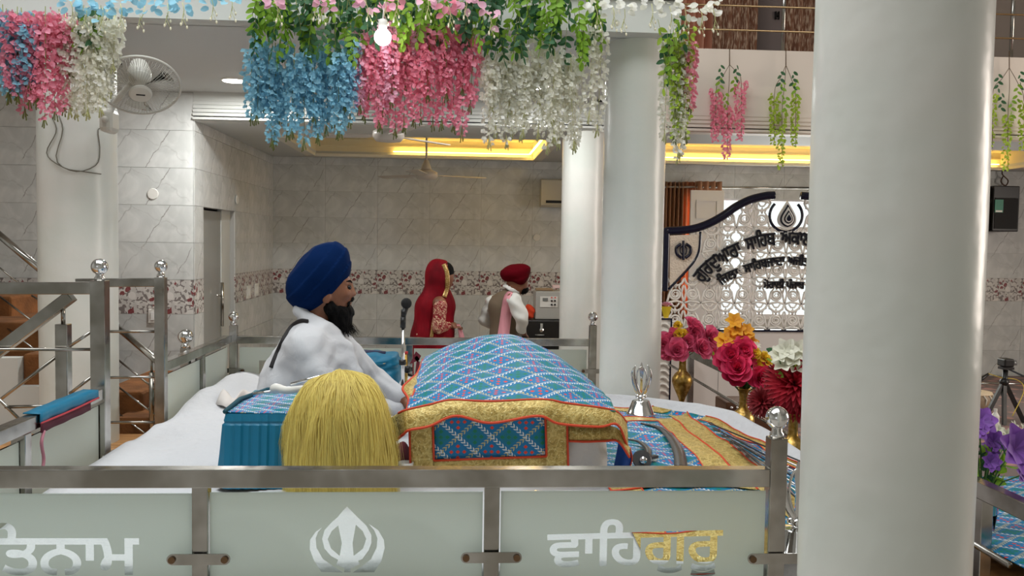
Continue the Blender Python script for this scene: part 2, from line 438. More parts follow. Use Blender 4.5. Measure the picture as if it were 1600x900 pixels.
# ceilings
b = MB(); b.box((-8, YF, ZC), (1.22, YL+.05, ZC+.12)); struct(b.build('ceiling', CEILM))
T1 = (-1.57, .83, 8.3, 10.06); T2 = (1.75, 6.25, 8.3, 10.06)
b = MB(); zz = (ZL, ZL+.03)
b.box((XS, YL, zz[0]), (9, T1[2], zz[1])); b.box((XS, T1[3], zz[0]), (9, YB, zz[1]))
for x0, x1 in ((XS, T1[0]), (T1[1], T2[0]), (T2[1], 9)): b.box((x0, T1[2], zz[0]), (x1, T1[3], zz[1]))
struct(b.build('ceiling_low', CEILM))
LED = emit('warm_yellow_led_strip', (255, 212, 110), 13.0)
TRAYM = mat('tray_recess_paint', (232, 222, 190), .6)
for i, (x0, x1, y0, y1) in enumerate((T1, T2)):
    b = MB(); h = .17
    b.box((x0-.03, y0-.03, ZL+h), (x1+.03, y1+.03, ZL+h+.03))
    for q in (((x0-.03, y0-.03), (x0, y1+.03)), ((x1, y0-.03), (x1+.03, y1+.03)), ((x0, y0-.03), (x1, y0)), ((x0, y1), (x1, y1+.03))):
        b.box((*q[0], ZL+.03), (*q[1], ZL+h))
    o = struct(b.build('ceiling_tray', TRAYM))
    b = MB(); b.box((x0, y1-.015, ZL+.085), (x1, y1, ZL+.1)); b.build('cornice', TRAYM, o)
    b = MB(); b.box((-.72 if i == 0 else x0+.1, y1-.05, ZL+.032), (x1-.04, y1-.03, ZL+.04)); 
    if i == 0: b.box((x1-.05, y0+.2, ZL+.032), (x1-.03, y1-.05, ZL+.04))
    b.build('led_strip', LED, o)
    b = MB(); b.box((x0-.1, y1-.06, ZL-.03), (x1+.1, y1+.06, ZL)); b.box((x0-.1, y0, ZL-.03), (x0, y1, ZL)); b.box((x1, y0, ZL-.03), (x1+.1, y1, ZL)); b.build('tray_lip', mat('lip_paint', (224, 220, 206), .6), o)
b = MB(); b.box((-8, -4, 6.5), (9, 11, 6.6)); struct(b.build('ceiling_hall', CEILM))
# beam on the left (Y=YL) with stepped mouldings, parapet on the right
def mould(b, x0, x1, y, z0, n=4, dz=.028):
    for k in range(n): b.box((x0, y-.005*(n-k), z0+k*dz), (x1, y, z0+k*dz+dz*.62))
b = MB(); b.box((XS, YL, ZL-.01), (1.22, YL+.14, ZC)); mould(b, XS, 1.22, YL, ZL, 6, .03); struct(b.build('beam', PAINT))
b = MB(); b.box((1.22, YL, ZL-.01), (9, YL+.14, 3.45)); mould(b, 1.22, 9, YL, ZL, 5, .032); struct(b.build('parapet', CREAM))
b = MB(); b.box((1.22, YL+.15, ZL+.2), (9, 10.68, ZL+.32)); struct(b.build('floor_mezzanine', PAINT))
b = MB(); b.box((-8, YF-.14, ZC), (1.22, YF+.01, 3.165)); b.box((-8, YF-.17, 3.18), (1.22, YF+.01, 3.7)); b.box((1.12, YF, ZC), (1.22, YL, 3.7)); struct(b.build('trim_1', PAINT))
b = MB(); b.box((-8, 10.7, 2.8), (9, 10.8, 6.5)); struct(b.build('wall_mezzanine', mat('mezzanine_wall_paint', (176, 160, 150), .7)))
b = MB(); b.box((-8, -4, 0), (-7.9, 11, 6.5)); struct(b.build('wall_far_left', PAINT))
# columns
def column(name, x, y, Y, r, z0, z1, label=None, wob=0):
    c = P(x, y, Y); n = 64; m = 90 if wob else 2; b = MB()
    prof = []
    zs = np.linspace(z0, z1, m); ph = rng.random(6)*6
    vs = []
    for z in zs:
        for k in range(n):
            a = 2*pi*k/n; rr = r+(wob*(sin(3.1*z+ph[0]+2*a)+.6*sin(7*z+ph[1]-3*a)+.5*sin(13*z+5*a+ph[2])) if wob else 0)
            vs.append((c.x+rr*cos(a), c.y+rr*sin(a), z))
    b.add(vs, [(i*n+k, i*n+(k+1) % n, (i+1)*n+(k+1) % n, (i+1)*n+k) for i in range(m-1) for k in range(n)])
    return struct(b.build(name, PLASTER, None, smooth=True)), c
column('column_near', 1394, 450, 1.92, .181, 0, 6.5, wob=.0012)
column('column_middle', 990, 300, 5.26, .18, 0, ZC, wob=.001)
CL = column('column_left', 123, 420, 5.3, .21, 0, ZC, wob=.001)[1]
column('column_rear', 911, 300, 7.6, .182, 0, ZL, wob=.0008)
# ================================================================== dais, landing, stairs
ZP = .90
b = MB(); b.prism([(-1.44, 2.68), (1.5, 2.68), (1.46, 3.5), (1.42, 3.96), (1.36, 4.5), (1.22, 4.75), (1.1, 4.86), (.95, 4.98), (.76, 5.06), (.74, 6.04), (-1.44, 6.04)], 0, ZP-.09, 2); struct(b.build('dais_floor', WOOD))
ZLd = .63
b = MB(); b.box((-6, 3.0, 0), (-1.52, 5.5, ZLd)); struct(b.build('landing_floor', WOOD))
b = MB(); b.box((1.62, 3.0, 0), (9, 10.4, .3)); struct(b.build('stage_floor', mat('stage_carpet', (150, 120, 112), .9, fn=lambda b: {'Base Color': mixc(ss(vor(coord('Object')[1], 7), .25, .5), lin(176, 134, 126), lin(120, 106, 104))})))
b = MB(); b.box((1.58, 3.9, 0), (1.84, 6.62, .58)); struct(b.build('dais_ledge', mat('dark_ledge', (70, 52, 42), .5)))
# stairs climbing behind the left column; every step a part
st = struct(link('stairs', None)); st.location = (-3, 5.6, 0)
def step(x0, x1, ytop, y, y2, zb=.3, r=.02):
    z = P((x0+x1)/2, ytop, y).z; a = P(x0, 500, y).x; c = P(x1, 500, y).x
    b = MB(); b.box((a, y, zb), (c, y2, z)); b.build('step', CARPET, st, bev=.02)
step(178, 250, 652, 5.55, 6.7); step(150, 221, 612, 5.75, 6.7)
step(34, 75, 553, 5.62, 6.5); step(-140, 72, 503, 5.95, 7.2); step(-160, 19, 462, 6.4, 7.3)
b = MB()
q = [P(x, y, 5.6) for x, y in ((-90, 558), (33, 558), (33, 602), (80, 602), (80, 800), (-90, 800))]
b.prism([(p.x, p.z) for p in q], 5.56, 5.64); b.build('stringer', PAINT, st)
# window wall and curtains behind the sign (daylight)
def f_sky(b): pass
b = MB(); b.box((2.4, 10.78, .8), (5.4, 10.8, 2.5)); 
w = struct(link('window_1', None)); w.location = (3.9, YB, 1)
FR = mat('white_window_frame', (226, 224, 226), .4)
b = MB()
for x in (2.5, 3.42, 3.5, 4.42, 5.24): b.box((x, YB+.02, .95), (x+.07, YB+.08, 2.42))
for z in (.95, 1.5, 2.0, 2.36): b.box((2.505, YB+.025, z), (5.295, YB+.075, z+.06))
b.build('window_frame', FR, w)
def glass(name, tint=(1, 1, 1), refl=.08):
    m = bpy.data.materials.new(name); m.use_nodes = True; nt = m.node_tree; nt.nodes.remove(nt.nodes['Principled BSDF'])
    t = nt.nodes.new('ShaderNodeBsdfTransparent'); t.inputs[0].default_value = (*tint, 1); g = nt.nodes.new('ShaderNodeBsdfGlossy'); g.inputs['Roughness'].default_value = .02
    l = nt.nodes.new('ShaderNodeLayerWeight'); l.inputs[0].default_value = .12; mxx = nt.nodes.new('ShaderNodeMixShader')
    nt.links.new(l.outputs['Fresnel'], mxx.inputs[0]); nt.links.new(t.outputs[0], mxx.inputs[1]); nt.links.new(g.outputs[0], mxx.inputs[2])
    nt.links.new(mxx.outputs[0], nt.nodes['Material Output'].inputs[0]); MATS[name] = m; return m
GLASS = glass('clear_glass', (.96, .985, .97))
for x in (2.57, 3.57, 4.49):
    b = MB(); b.box((x, YB+.045, 1.0), (x+.85, YB+.051, 2.37)); b.build('pane', GLASS, w)
# ================================================================== railings
FROST = thin('frosted_film', (228, 239, 233), (240, 250, 245), .5, .55, 0)
TEXTJOBS = []
def frost_pane(parent, x0, x1, z0, z1, M, holes=(), evenodd=False):
    """pane in local (x,z) of the railing; M maps (x, y, z) local to world"""
    b = MB(); b.box((x0, .0, z0), (x1, .008, z1), M); g = b.build('glass_pane', GLASS, parent)
    me = fill(list(holes), (x0, z0, x1, z1), evenodd)
    R = M @ Matrix.Translation((0, -.0015, 0)) @ Matrix.Rotation(pi/2, 4, 'X')
    me.transform(R); off = Vector(parent.location); me.transform(Matrix.Translation(-off)); me.materials.clear(); me.materials.append(FROST)
    link('frosted_film', me, g)
def clampb(parent, c, M, w=.175, h=.031):
    n = 10; poly = []
    for k in range(n+1): a = -pi/2+pi*k/n; poly.append((c[0]+w/2-h/2+h/2*cos(a), c[1]+h/2*sin(a)))
    for k in range(n+1): a = pi/2+pi*k/n; poly.append((c[0]-w/2+h/2+h/2*cos(a), c[1]+h/2*sin(a)))
    b = MB(); b.prism(poly, -.03, -.026); b.v = [tuple(M @ Vector(p)) for p in b.v]; k = b.build('clamp', STEEL, parent)
    for s in (-1, 1):
        b = MB(); b.cyl((c[0]+s*(w/2-.015), -.036, c[1]), (c[0]+s*(w/2-.015), -.026, c[1]), .01, n=12); b.v = [tuple(M @ Vector(p)) for p in b.v]; b.build('screw', mat('bronze_screw', (120, 96, 74), .35, 1), k)
def post(parent, x, y, z0, z1, w=.048, ball=0):
    b = MB(); b.box((x-w/2, y-w/2, z0), (x+w/2, y+w/2, z1)); p = b.build('post', STEEL, parent, bev=.003)
    if ball:
        b = MB(); b.lathe([(ball*.62, z1), (ball*.62, z1+.012), (ball*.45, z1+.018), (ball*.45, z1+.026), (ball*.3, z1+.03)], 20, (x, y, 0)); b.ball((x, y, z1+.026+ball*.93), ball, 24); b.build('ball_finial', CHROME, p, smooth=True)
ZR = 1.172                                    # top of the dais rails
YFR = 2.55
fr_ = thing('front_railing', (0, YFR, 0), 'polished steel railing with three frosted glass panels lettered and bearing a clear emblem', 'railing')
px = [P(x, 740, YFR).x for x in (-135, 315, 769, 1212)]
b = MB(); b.box((-1.75, YFR-.025, ZR-.052), (px[3]-.025, YFR+.025, ZR)); b.build('top_rail', STEEL, fr_, bev=.003)
for k, x in enumerate(px): post(fr_, x, YFR, 0, ZR-.05 if k < 3 else 1.262, .044 if k < 3 else .05, .034 if k == 3 else 0)
Mf = Matrix.Translation((0, YFR-.004, 0))
zt = P(540, 768, YFR).z; zb_ = zt-.52
def pxz(pts, Y=YFR): return [(q.x, q.z) for q in (P(x, y, Y) for x, y in pts)]
def fat(c, d):                                # thicken a glyph contour along its normals
    p = np.array(c); p = p[np.r_[True, np.linalg.norm(np.diff(p, axis=0), axis=1) > 1e-5]]
    if np.linalg.norm(p[0]-p[-1]) < 1e-5: p = p[:-1]
    e0 = p-np.roll(p, 1, 0); e1 = np.roll(p, -1, 0)-p
    e0 /= np.linalg.norm(e0, axis=1)[:, None]; e1 /= np.linalg.norm(e1, axis=1)[:, None]
    t = e0+e1; t /= np.maximum(np.linalg.norm(t, axis=1), .3)[:, None]
    k = 1/np.maximum(.5, np.abs((t*e1).sum(1)))[:, None]
    return p+np.stack([-t[:, 1], t[:, 0]], 1)*d*k
def word(body, x0, x1, yh, hpx, Y=YFR, tilt=0, off=.022):
    """fit lettering between pixel columns x0..x1, headline at pixel row yh; hpx = letter height in pixels"""
    cs = text_curve(body); a = np.vstack([np.array(c) for c in cs]); mnx, mxx = a[:, 0].min(), a[:, 0].max()
    A = P(x0, yh, Y); B = P(x1, yh+tilt, Y); s = (B.x-A.x)/(mxx-mnx); sy = (hpx/F*Y)/.62
    out = []; cs = [fat(c, off) for c in cs]
    for c in cs: out.append([(A.x+(p[0]-mnx)*s, A.z+(B.z-A.z)*(p[0]-mnx)/(mxx-mnx)+(p[1]-.62)*sy) for p in c])
    return out
KC = [(570,462),(602,494),(635,528),(690,580),(722,640),(722,690),(705,735),(665,790),(640,800),(648,820),(592,850),(592,872),(552,872),(555,848),(503,825),(515,795),(470,770),(430,725),(415,665),(430,610),(470,565),(510,530),(540,494)]
KI1 = [(515,580),(475,615),(450,665),(470,725),(525,770),(538,690)]; KI2 = [(625,575),(668,615),(690,665),(670,725),(612,770),(605,690)]
KL = [(418,590),(375,620),(340,670),(338,730),(365,800),(410,870),(545,874),(500,845),(420,790),(380,720),(375,660),(390,620)]
KR = [(705,570),(765,610),(800,670),(805,720),(785,800),(740,872),(605,874),(650,845),(720,790),(755,720),(760,660),(740,610)]
kh = [pxz([(400+x/4, 675+y/4) for x, y in q]) for q in (KC, KI1, KI2, KL, KR)]
frost_pane(fr_, px[0]+.03, px[1]-.024, zb_, zt-.003, Mf, word('ਸਤਿਨਾਮ' if 0 else 'ਸਿਤਨਾਮ', -85, 216, 842, 54))
frost_pane(fr_, px[1]+.024, px[2]-.026, zb_, zt, Mf, kh, True)
frost_pane(fr_, px[2]+.026, px[3]-.03, zb_, zt+.002, Mf, word('ਵਾਿਹਗੁਰੂ', 857, 1127, 836, 50, tilt=-7))
for k in (1, 2): clampb(fr_, (px[k], P(315, 868, YFR).z), Mf)
clampb(fr_, (px[3], P(1212, 867, YFR).z), Mf)
# rear railing
YR = 6.1
rr_ = thing('rear_railing', (0, YR, 0), 'steel railing with grey frosted glass behind the seated man', 'railing')
xa, xb, xm = P(365, 530, YR).x, P(926, 530, YR).x, P(640, 530, YR).x
ZRr = P(640, 527, YR).z
b = MB(); b.box((xa+.025, YR-.024, ZRr-.05), (xb-.025, YR+.024, ZRr)); b.build('top_rail', STEEL, rr_, bev=.003)
post(rr_, xb, YR, 0, P(926, 508, YR).z, .05, .034); post(rr_, xa, YR, 0, P(361, 508, YR).z, .05, .034); post(rr_, xm, YR, 0, ZRr-.05, .045)
Mr = Matrix.Translation((0, YR-.004, 0))
frost_pane(rr_, xa+.04, xm-.03, ZRr-.5, ZRr-.075, Mr, [[(P(x, y, YR).x, P(x, y, YR).z) for x, y in ((405, 563), (425, 563), (425, 569), (413, 569), (413, 575), (425, 575), (425, 581), (413, 581), (413, 588), (405, 588))]])
frost_pane(rr_, xm+.03, xb-.04, ZRr-.5, ZRr-.075, Mr)
clampb(rr_, (xb, P(926, 579, YR).z), Mr, .16); clampb(rr_, (xa, P(365, 578, YR).z), Mr, .16)
# left railing (runs away from the camera at X = XL)
XL = -1.53
lr = thing('side_railing', (XL, 4, 0), 'steel side railing with pale frosted panes and ball finials beside the landing', 'railing')
def ypix(x): return PX(x, 600, XL).y
Y1, Y2 = ypix(157), ypix(252)
for ya_, yb__ in ((YFR+.03, Y1-.02), (Y2+.02, YR-.03)):
    b = MB(); b.box((XL-.025, ya_, ZR-.05), (XL+.025, yb__, ZR)); b.build('top_rail', STEEL, lr, bev=.003)
post(lr, XL, Y1, 0, P(151, 438, Y1).z, .062, .035); post(lr, XL, Y2, 0, P(252, 433, Y2).z, .052, .033)
Yp = ypix(32); post(lr, XL, Yp, 0, ZR-.05, .05); Yq = ypix(313); post(lr, XL, Yq, 0, ZR-.05, .05); bp = PX(290, 560, XL-.06); post(lr, XL-.06, bp.y, .6, PX(290, 543, XL-.06).z, .05, .043)
Ml = Matrix.Translation((XL+.004, 0, 0)) @ Matrix.Rotation(pi/2, 4, 'Z')
def lpane(y0, y1, hole=()): frost_pane(lr, y0, y1, ZR-.45, ZR-.075, Ml, hole)
lpane(2.6, Yp-.03); lpane(Yp+.03, Y1-.04); lpane(Y2+.03, Yq-.03); lpane(Yq+.03, YR-.05)
for y in (Y1, Yq, YR): clampb(lr, (y-.0, ZR-.3), Ml, .14)
# landing railings: square tubes with thin cross rods
def rods(parent, segs, r, nm='rod'):
    for a, c in segs:
        b = MB(); b.cyl(a, c, r, n=10); b.build(nm, STEEL, parent, smooth=True)
lnA = thing('landing_railing', (-2.4, Y1, ZLd), 'square steel handrail in front of the white column with a sloping stair rail', 'railing')
q = lambda x, y, Y: P(x, y, Y)
b = MB(); a0 = P(-420, 452, Y1); a1 = P(146, 450, Y1); b.bar(a0, a1, .05, .052); b.build('top_rail', STEEL, lnA, bev=.003)
b = MB(); b.bar(P(-20, 562, Y1+.06), P(112, 462, Y1+.06), .05, .05); b.build('stair_rail', STEEL, lnA, bev=.003)
b = MB(); c = P(99, 520, Y1+.06); b.box((c.x-.026, c.y-.026, .3), (c.x+.026, c.y+.026, P(99, 506, Y1+.06).z)); p_ = b.build('newel', STEEL, lnA, bev=.003)
b = MB(); b.cyl((c.x, c.y, P(99, 508, Y1).z), (c.x, c.y, P(99, 474, Y1).z), .009, n=10); b.build('pin', STEEL, p_, smooth=True)
b = MB(); c = P(-410, 500, Y1); b.box((c.x-.026, c.y-.026, 0), (c.x+.026, c.y+.026, a0.z)); b.build('end_post', STEEL, lnA, bev=.003)
rods(lnA, [(P(-400, 546, Y1), P(146, 546, Y1)), (P(8, 636, Y1), P(92, 634, Y1)), (P(109, 541, Y1), P(143, 518, Y1)), (P(109, 615, Y1), P(143, 589, Y1)), (P(-20, 640, Y1+.06), P(90, 556, Y1+.06)), (P(-10, 615, Y1), P(30, 655, Y1))], .007)
lnB = thing('landing_railing', (-2, Y2, ZLd), 'short steel railing with three level rods between two ball-topped posts', 'railing')
b = MB(); b.bar(P(120, 442, Y2), P(245, 441, Y2), .045, .045); b.build('top_rail', STEEL, lnB, bev=.003)
rods(lnB, [(P(166, 518, Y2), P(247, 518, Y2)), (P(166, 590, Y2), P(247, 589, Y2)), (P(166, 660, Y2), P(247, 660, Y2))], .0075)
sr = thing('stair_handrail', (-2.1, 5.5, ZLd), 'round steel handrail on a thin post above the carpeted steps beside the column', 'handrail')
b = MB(); b.tube([P(181, 509, 5.7), P(236, 556, 5.5), P(258, 575, 5.45)], .021, 12); b.build('handrail', STEEL, sr, smooth=True)
b = MB(); c = P(237, 600, 5.5); b.cyl((c.x, c.y, ZLd), (c.x, c.y, P(237, 582, 5.5).z), .016, n=12); b.cyl((c.x, c.y, P(237, 582, 5.5).z), (c.x, c.y, P(237, 560, 5.5).z), .008, n=8); b.build('post', STEEL, sr, smooth=True)
rods(sr, [(P(182, 560, 5.6), P(247, 612, 5.48)), (P(183, 603, 5.6), P(247, 652, 5.48)), (P(183, 645, 5.6), P(236, 684, 5.48))], .006)
ur = thing('stair_handrail', (-3.3, 6.2, .9), 'round steel handrail climbing over the upper carpeted steps by the marble wall', 'handrail')
b = MB(); b.tube([P(-60, 315, 6.3), P(0, 368, 6.1), P(74, 430, 5.9)], .024, 12); b.build('handrail', STEEL, ur, smooth=True)
b = MB(); c = P(70, 500, 5.9); b.cyl((c.x, c.y, P(70, 604, 5.62).z), (c.x, c.y, P(70, 428, 5.9).z), .013, n=10); b.build('post', STEEL, ur, smooth=True)
rods(ur, [(P(-30, 395, 6.1), P(28, 441, 5.95)), (P(50, 462, 5.9), P(72, 476, 5.85)), (P(-5, 460, 6.0), P(72, 518, 5.85)), (P(-5, 500, 6.0), P(72, 560, 5.8))], .006)
# right-hand rail beyond the vases
xr = 1.9
rt = thing('stage_railing', (xr, 5, .3), 'brown-grey steel rail with one lower rod running behind the flower vases', 'railing')
def yx(x): return PX(x, 600, xr).y
ya, yb_ = yx(1080), 2.6
zA = PX(1085, 554, xr).z; zB = PX(1580, 786, xr).z
b = MB(); b.bar((xr, ya, zA), (xr, yb_, zB+(zB-zA)*(yx(1580)-yb_)/(ya-yx(1580))), .05, .06); b.build('top_rail', STEEL, rt, bev=.003)
zA2 = PX(1040, 566, xr).z; zB2 = PX(1560, 873, xr).z
rods(rt, [((xr, yx(1035), zA2), (xr, yx(1590), zB2))], .011)
for y in (3.1, 5.2, 7.2): post(rt, xr+.02, y, .3, zA-.03, .045)
# unseen wall added behind the camera to hold back daylight; one limited window opening
b = MB(); b.box((-8, -4, 0), (9, -3.9, 1.6)); b.box((-8, -4, 3.0), (9, -3.9, 6.5)); b.box((-8, -4, 1.6), (-4.4, -3.9, 3.0)); b.box((-1.8, -4, 1.6), (9, -3.9, 3.0)); struct(b.build('wall_front', PAINT))
b = MB(); b.box((8.9, -4, 0), (9, 11, 1.0)); b.box((8.9, -4, 3.8), (9, 11, 6.5)); b.box((8.9, -4, 1), (9, 3.2, 3.8)); b.box((8.9, 5.8, 1), (9, 11, 3.8)); struct(b.build('wall_right', PAINT))
# ceiling downlights (lamps of the room)
LAMP = emit('led_lamp_face', (255, 250, 240), 14)
def downlight(x, y, Z, label, power=9):
    c = PZ(x, y, Z); t = thing('downlight', (c.x, c.y, Z), label, 'ceiling light', 'round downlights in the ceiling')
    b = MB(); b.lathe([(.088, Z-.012), (.092, Z-.002), (.092, Z)], 28, (c.x, c.y, 0)); b.build('rim', WHITE, t, smooth=False)
    b = MB(); b.lathe([(.002, Z-.016), (.076, Z-.016), (.076, Z-.0125)], 28, (c.x, c.y, 0)); b.build('diffuser', LAMP, t)
    l = bpy.data.lights.new('downlight_glow', 'AREA'); l.shape = 'DISK'; l.size = .15; l.energy = power; l.color = (1, 1, .97)
    o = bpy.data.objects.new('downlight_glow', l); o.location = (c.x, c.y, Z-.02); COL.objects.link(o)
downlight(365, 124, ZC, 'round lit downlight in the grey ceiling beside the blue flowers', 32)
downlight(843, 134, ZC, 'round lit downlight in the ceiling behind the white flowers', 20)

# ================================================================== fabrics
def f_sheet(b):
    c, v = coord('Object'); n = noise(v, 4, 4, .5); n2 = noise(v, 22, 3)
    return {'Normal': bump(n*.8+n2*.25, .8, .04)}
SHEET = mat('white_cotton_sheet', (202, 203, 207), .8, fn=f_sheet)
KURTA = mat('white_cotton_kurta', (206, 207, 211), .75, fn=lambda b: {'Normal': bump(noise(coord('Object')[1], 9, 4, 1.2), .35, .02)})
def embroider(u, v, a, bb, base=(0, 116, 172)):
    p = u/a; q = v/bb; s = p+q; t = p-q
    ds = ab(fr(s+.5)-.5); dt = ab(fr(t+.5)-.5)              # distance to the lattice lines
    ls = fr(s)-.5; lt = fr(t)-.5
    row = ab(fr((fl(s)-fl(t))*.5))*2                          # 0 / 1 rows alternate
    m4 = mx(ab(ab(ls)-.19), ab(ab(lt)-.19)); m0 = mx(ab(ls), ab(lt))
    dots = mx((m4 < .066), (m0 < .066)); core = mx((m4 < .028), (m0 < .035))
    field = ss(m0, .46, .16)
    c = mixc(field*.55, lin(*base), mixc(row, lin(0, 122, 108), lin(0, 122, 184)))
    c = mixc(dots, c, mixc(row, lin(16, 132, 66), lin(222, 62, 40)))
    c = mixc(core*(1-row), c, lin(0, 110, 120))
    ch1 = (fr(t*5.5+ds*7) < .46)*(ds < .098); ch2 = (fr(s*5.5+dt*7) < .46)*(dt < .092)
    c = mixc(ch2, c, lin(196, 184, 132)); c = mixc(ch1, c, lin(222, 226, 226))
    return c
def f_emb(a, bb):
    def fn(b):
        (u, v, _), w = coord('UV')
        return {'Base Color': embroider(u, v, a, bb), 'Normal': bump(noise(comb(u, v, 0), 300, 1), .15, .003)}
    return fn
EMB = mat('teal_embroidered_brocade', (0, 118, 170), .6, fn=f_emb(.125, .112))
EMB2 = mat('teal_embroidered_spread', (0, 118, 150), .6, fn=f_emb(.15, .12))
def f_gold(b):
    (u, v, _), w = coord('UV'); p = comb(u, v, 0)
    d = vor(p, 26, 'DISTANCE_TO_EDGE'); n = noise(p, 40, 3, 1.5); g = noise(p, 170, 1)
    line = 1-ss(d+(n-.5)*.12, .02, .09)
    c = mixc(ss(n, .35, .65), lin(168, 142, 72), lin(206, 178, 104))
    c = mixc(line*.5, c, lin(232, 212, 140)); c = mixc((g > .66)*.8, c, lin(250, 236, 176))  # pale crackle lines and specks: zari glints painted into the colour
    return {'Base Color': c, 'Normal': bump(n+g*.5, .6, .006)}
GOLD = mat('gold_zari_border', (190, 162, 84), .45, .25, fn=f_gold)
PIPE = mat('orange_red_piping', (212, 70, 36), .6)
TEAL = mat('teal_satin', (0, 112, 148), .5, fn=lambda b: {'Normal': bump(noise(coord('Object')[1], 12, 3), .2, .02)})
BLUEL = mat('royal_blue_lining', (24, 74, 160), .6)
def uvgrid(A, su=1, sv=1, u0=0, v0=0):
    A = np.asarray(A); dv = np.linalg.norm(np.diff(A, axis=0), axis=2).mean(1); du = np.linalg.norm(np.diff(A, axis=1), axis=2).mean(0)
    v = np.r_[0, np.cumsum(dv)]; u = np.r_[0, np.cumsum(du)]; return np.stack(np.meshgrid(u*su+u0, v*sv+v0), -1)
def solid(o, t):
    m = o.modifiers.new('thickness', 'SOLIDIFY'); m.thickness = t; m.offset = 0; return o
def cloth(name, A, m, parent, t=.003, uv=None):
    b = MB(); b.grid(A, uvgrid(A) if uv is None else uv); o = b.build(name, m, parent, smooth=True); return solid(o, t)
def piping(parent, pts, r=.0045, n=60):
    b = MB(); b.tube(crom(pts, n), r, 6); return b.build('piping', PIPE, parent, smooth=True)
# ================================================================== white sheet over the dais
EDGE = np.array([(2.63, 1.56), (3.3, 1.55), (3.96, 1.53), (4.52, 1.48), (4.75, 1.36), (4.9, 1.2), (5.02, .99), (5.10, .79), (5.6, .775), (6.03, .775)])
def xr_(y): return np.interp(y, EDGE[:, 0], EDGE[:, 1])
def zs(x, y):
    x = np.asarray(x, float); y = np.asarray(y, float); d = xr_(y)-x
    w = .005*np.sin(9*x+4*y)+.005*np.sin(5*x-11*y+1)+.003*np.sin(23*x+7*y)+.006*np.abs(np.sin(6*x+5*y+1.5*np.sin(3*y)))**6+.005*np.abs(np.sin(4*x-7*y+2*np.sin(4*x)))**8
    rim = .06*np.exp(-((d-.055)/.05)**2)*np.clip((y-3.2)/1.2, 0, 1)+.012*np.sin(60*d)*np.exp(-(d/.16)**2)*np.clip((y-3.0)/1.0, 0, 1)
    lf = .05*np.exp(-((x+1.40)/.10)**2)*np.clip((y-4.7)/.5, 0, 1)*(1+.25*np.sin(11*y+8*x))
    return ZP+w*np.clip(d/.1, 0, 1)+rim+lf-.045*np.clip((3.2-y)/.6, 0, 1)**1.3
ys = np.linspace(2.63, 6.03, 150); us = np.r_[np.linspace(0, .9, 90), np.linspace(.9, 1, 30)[1:]]
A = []
rowf = [(-1.46+(xr_(2.66)+1.46)*u, 2.625, None) for u in us]
for zoff in (-.45, -.2, -.06, -.02): A.append([(x, 2.625+.01*sin(19*x)*(zoff < -.03), ZP-.045+zoff) for x, _, _ in rowf])
for y in ys:
    x = -1.46+(xr_(y)+1.46)*us; z = zs(x, y); A.append(np.stack([x, np.full_like(x, y), z], 1))
A = np.array([np.array(r, float) for r in A])
L = [A[:, :1]+np.array([-.012, 0, -.03]), A[:, :1]+np.array([-.02, 0, -.22])]
R = [A[:, -1:]+np.array([.014, 0, -.03]), A[:, -1:]+np.array([.03, 0, -.5])]
A = np.concatenate([L[1], L[0], A, R[0], R[1]], 1)
b = MB(); b.grid(A); sh = b.build('white_sheet', SHEET, None, smooth=True); tag(sh, 'white cotton sheet spread over the dais and hanging down its edges', 'sheet')
b = MB()
FA = []
for k, t in enumerate(np.linspace(0, 1, 30)):
    c = PZ(345+ (430-345)*t, 622+5*sin(9*t)-6*t, ZP+.03); FA.append([(c.x+.0, c.y+dy, float(zs(c.x, c.y+dy))+.008+hz+.012*sin(20*t+9*dy)) for dy, hz in ((-.10, 0), (-.05, .02), (0, .03), (.05, .025), (.1, .005))])
tag(solid(MB().grid(FA).build('gathered_sheet', mat('off_white_cotton', (214, 208, 204), .85), None, smooth=True), .004), 'bunched off-white cloth gathered beside the rear steel railing', 'cloth')
# ------------------------------------------------------------------ embroidered spreads lying on the right half of the dais
def patch(x0, x1, y0, y1, dz, n=40, front=False, xf=None):
    ys = np.linspace(y0, y1, n); R_ = []
    for y in ys:
        hi = min(x1, float(xr_(y))-.125) if xf is None else xf(y); x = np.linspace(min(x0, hi-.005), hi, 26); R_.append(np.stack([x, np.full_like(x, y), zs(x, y)+dz+.002*np.sin(14*x+6*y)], 1))
    R_ = np.array(R_)
    if front:
        e = R_[:1].copy(); e[:, :, 1] -= .03; e[:, :, 2] -= .045; R_ = np.concatenate([e, R_], 0)
    return R_
def guv(A): return A[:, :, :2]
t = thing('embroidered_spread', (1, 3.8, ZP), 'large teal embroidered spread edged in gold lying beneath the arrows on the dais', 'spread cloth')
cloth('brocade', patch(.6, 1.44, 2.68, 4.86, .007), EMB2, t, .002, guv(patch(.6, 1.44, 2.68, 4.86, .007)))
q = patch(1.385, 1.43, 2.68, 4.6, .009, xf=lambda y: float(xr_(y))-.012); 
q = np.stack([q[:, 0]*0+np.stack([xr_(q[:, 0, 1])-.165, q[:, 0, 1], zs(xr_(q[:, 0, 1])-.165, q[:, 0, 1])+.011], 1), np.stack([xr_(q[:, 0, 1])-.125, q[:, 0, 1], zs(xr_(q[:, 0, 1])-.125, q[:, 0, 1])+.011], 1)], 1)
cloth('gold_border', q, GOLD, t, .002, guv(q)); piping(t, q[:, 0]+[0, 0, .002], .003); piping(t, q[:, 1]+[0, 0, .002], .003)
q = patch(1.14, 1.245, 2.62, 4.72, .012, front=True); cloth('gold_border', q, GOLD, t, .002, guv(q)); piping(t, q[:, -1]+[0, 0, .002], .004)
q = patch(.58, 1.2, 4.80, 4.88, .012); cloth('gold_border', q, GOLD, t, .002, guv(q)); piping(t, q[-1]+[0, 0, .002], .003)
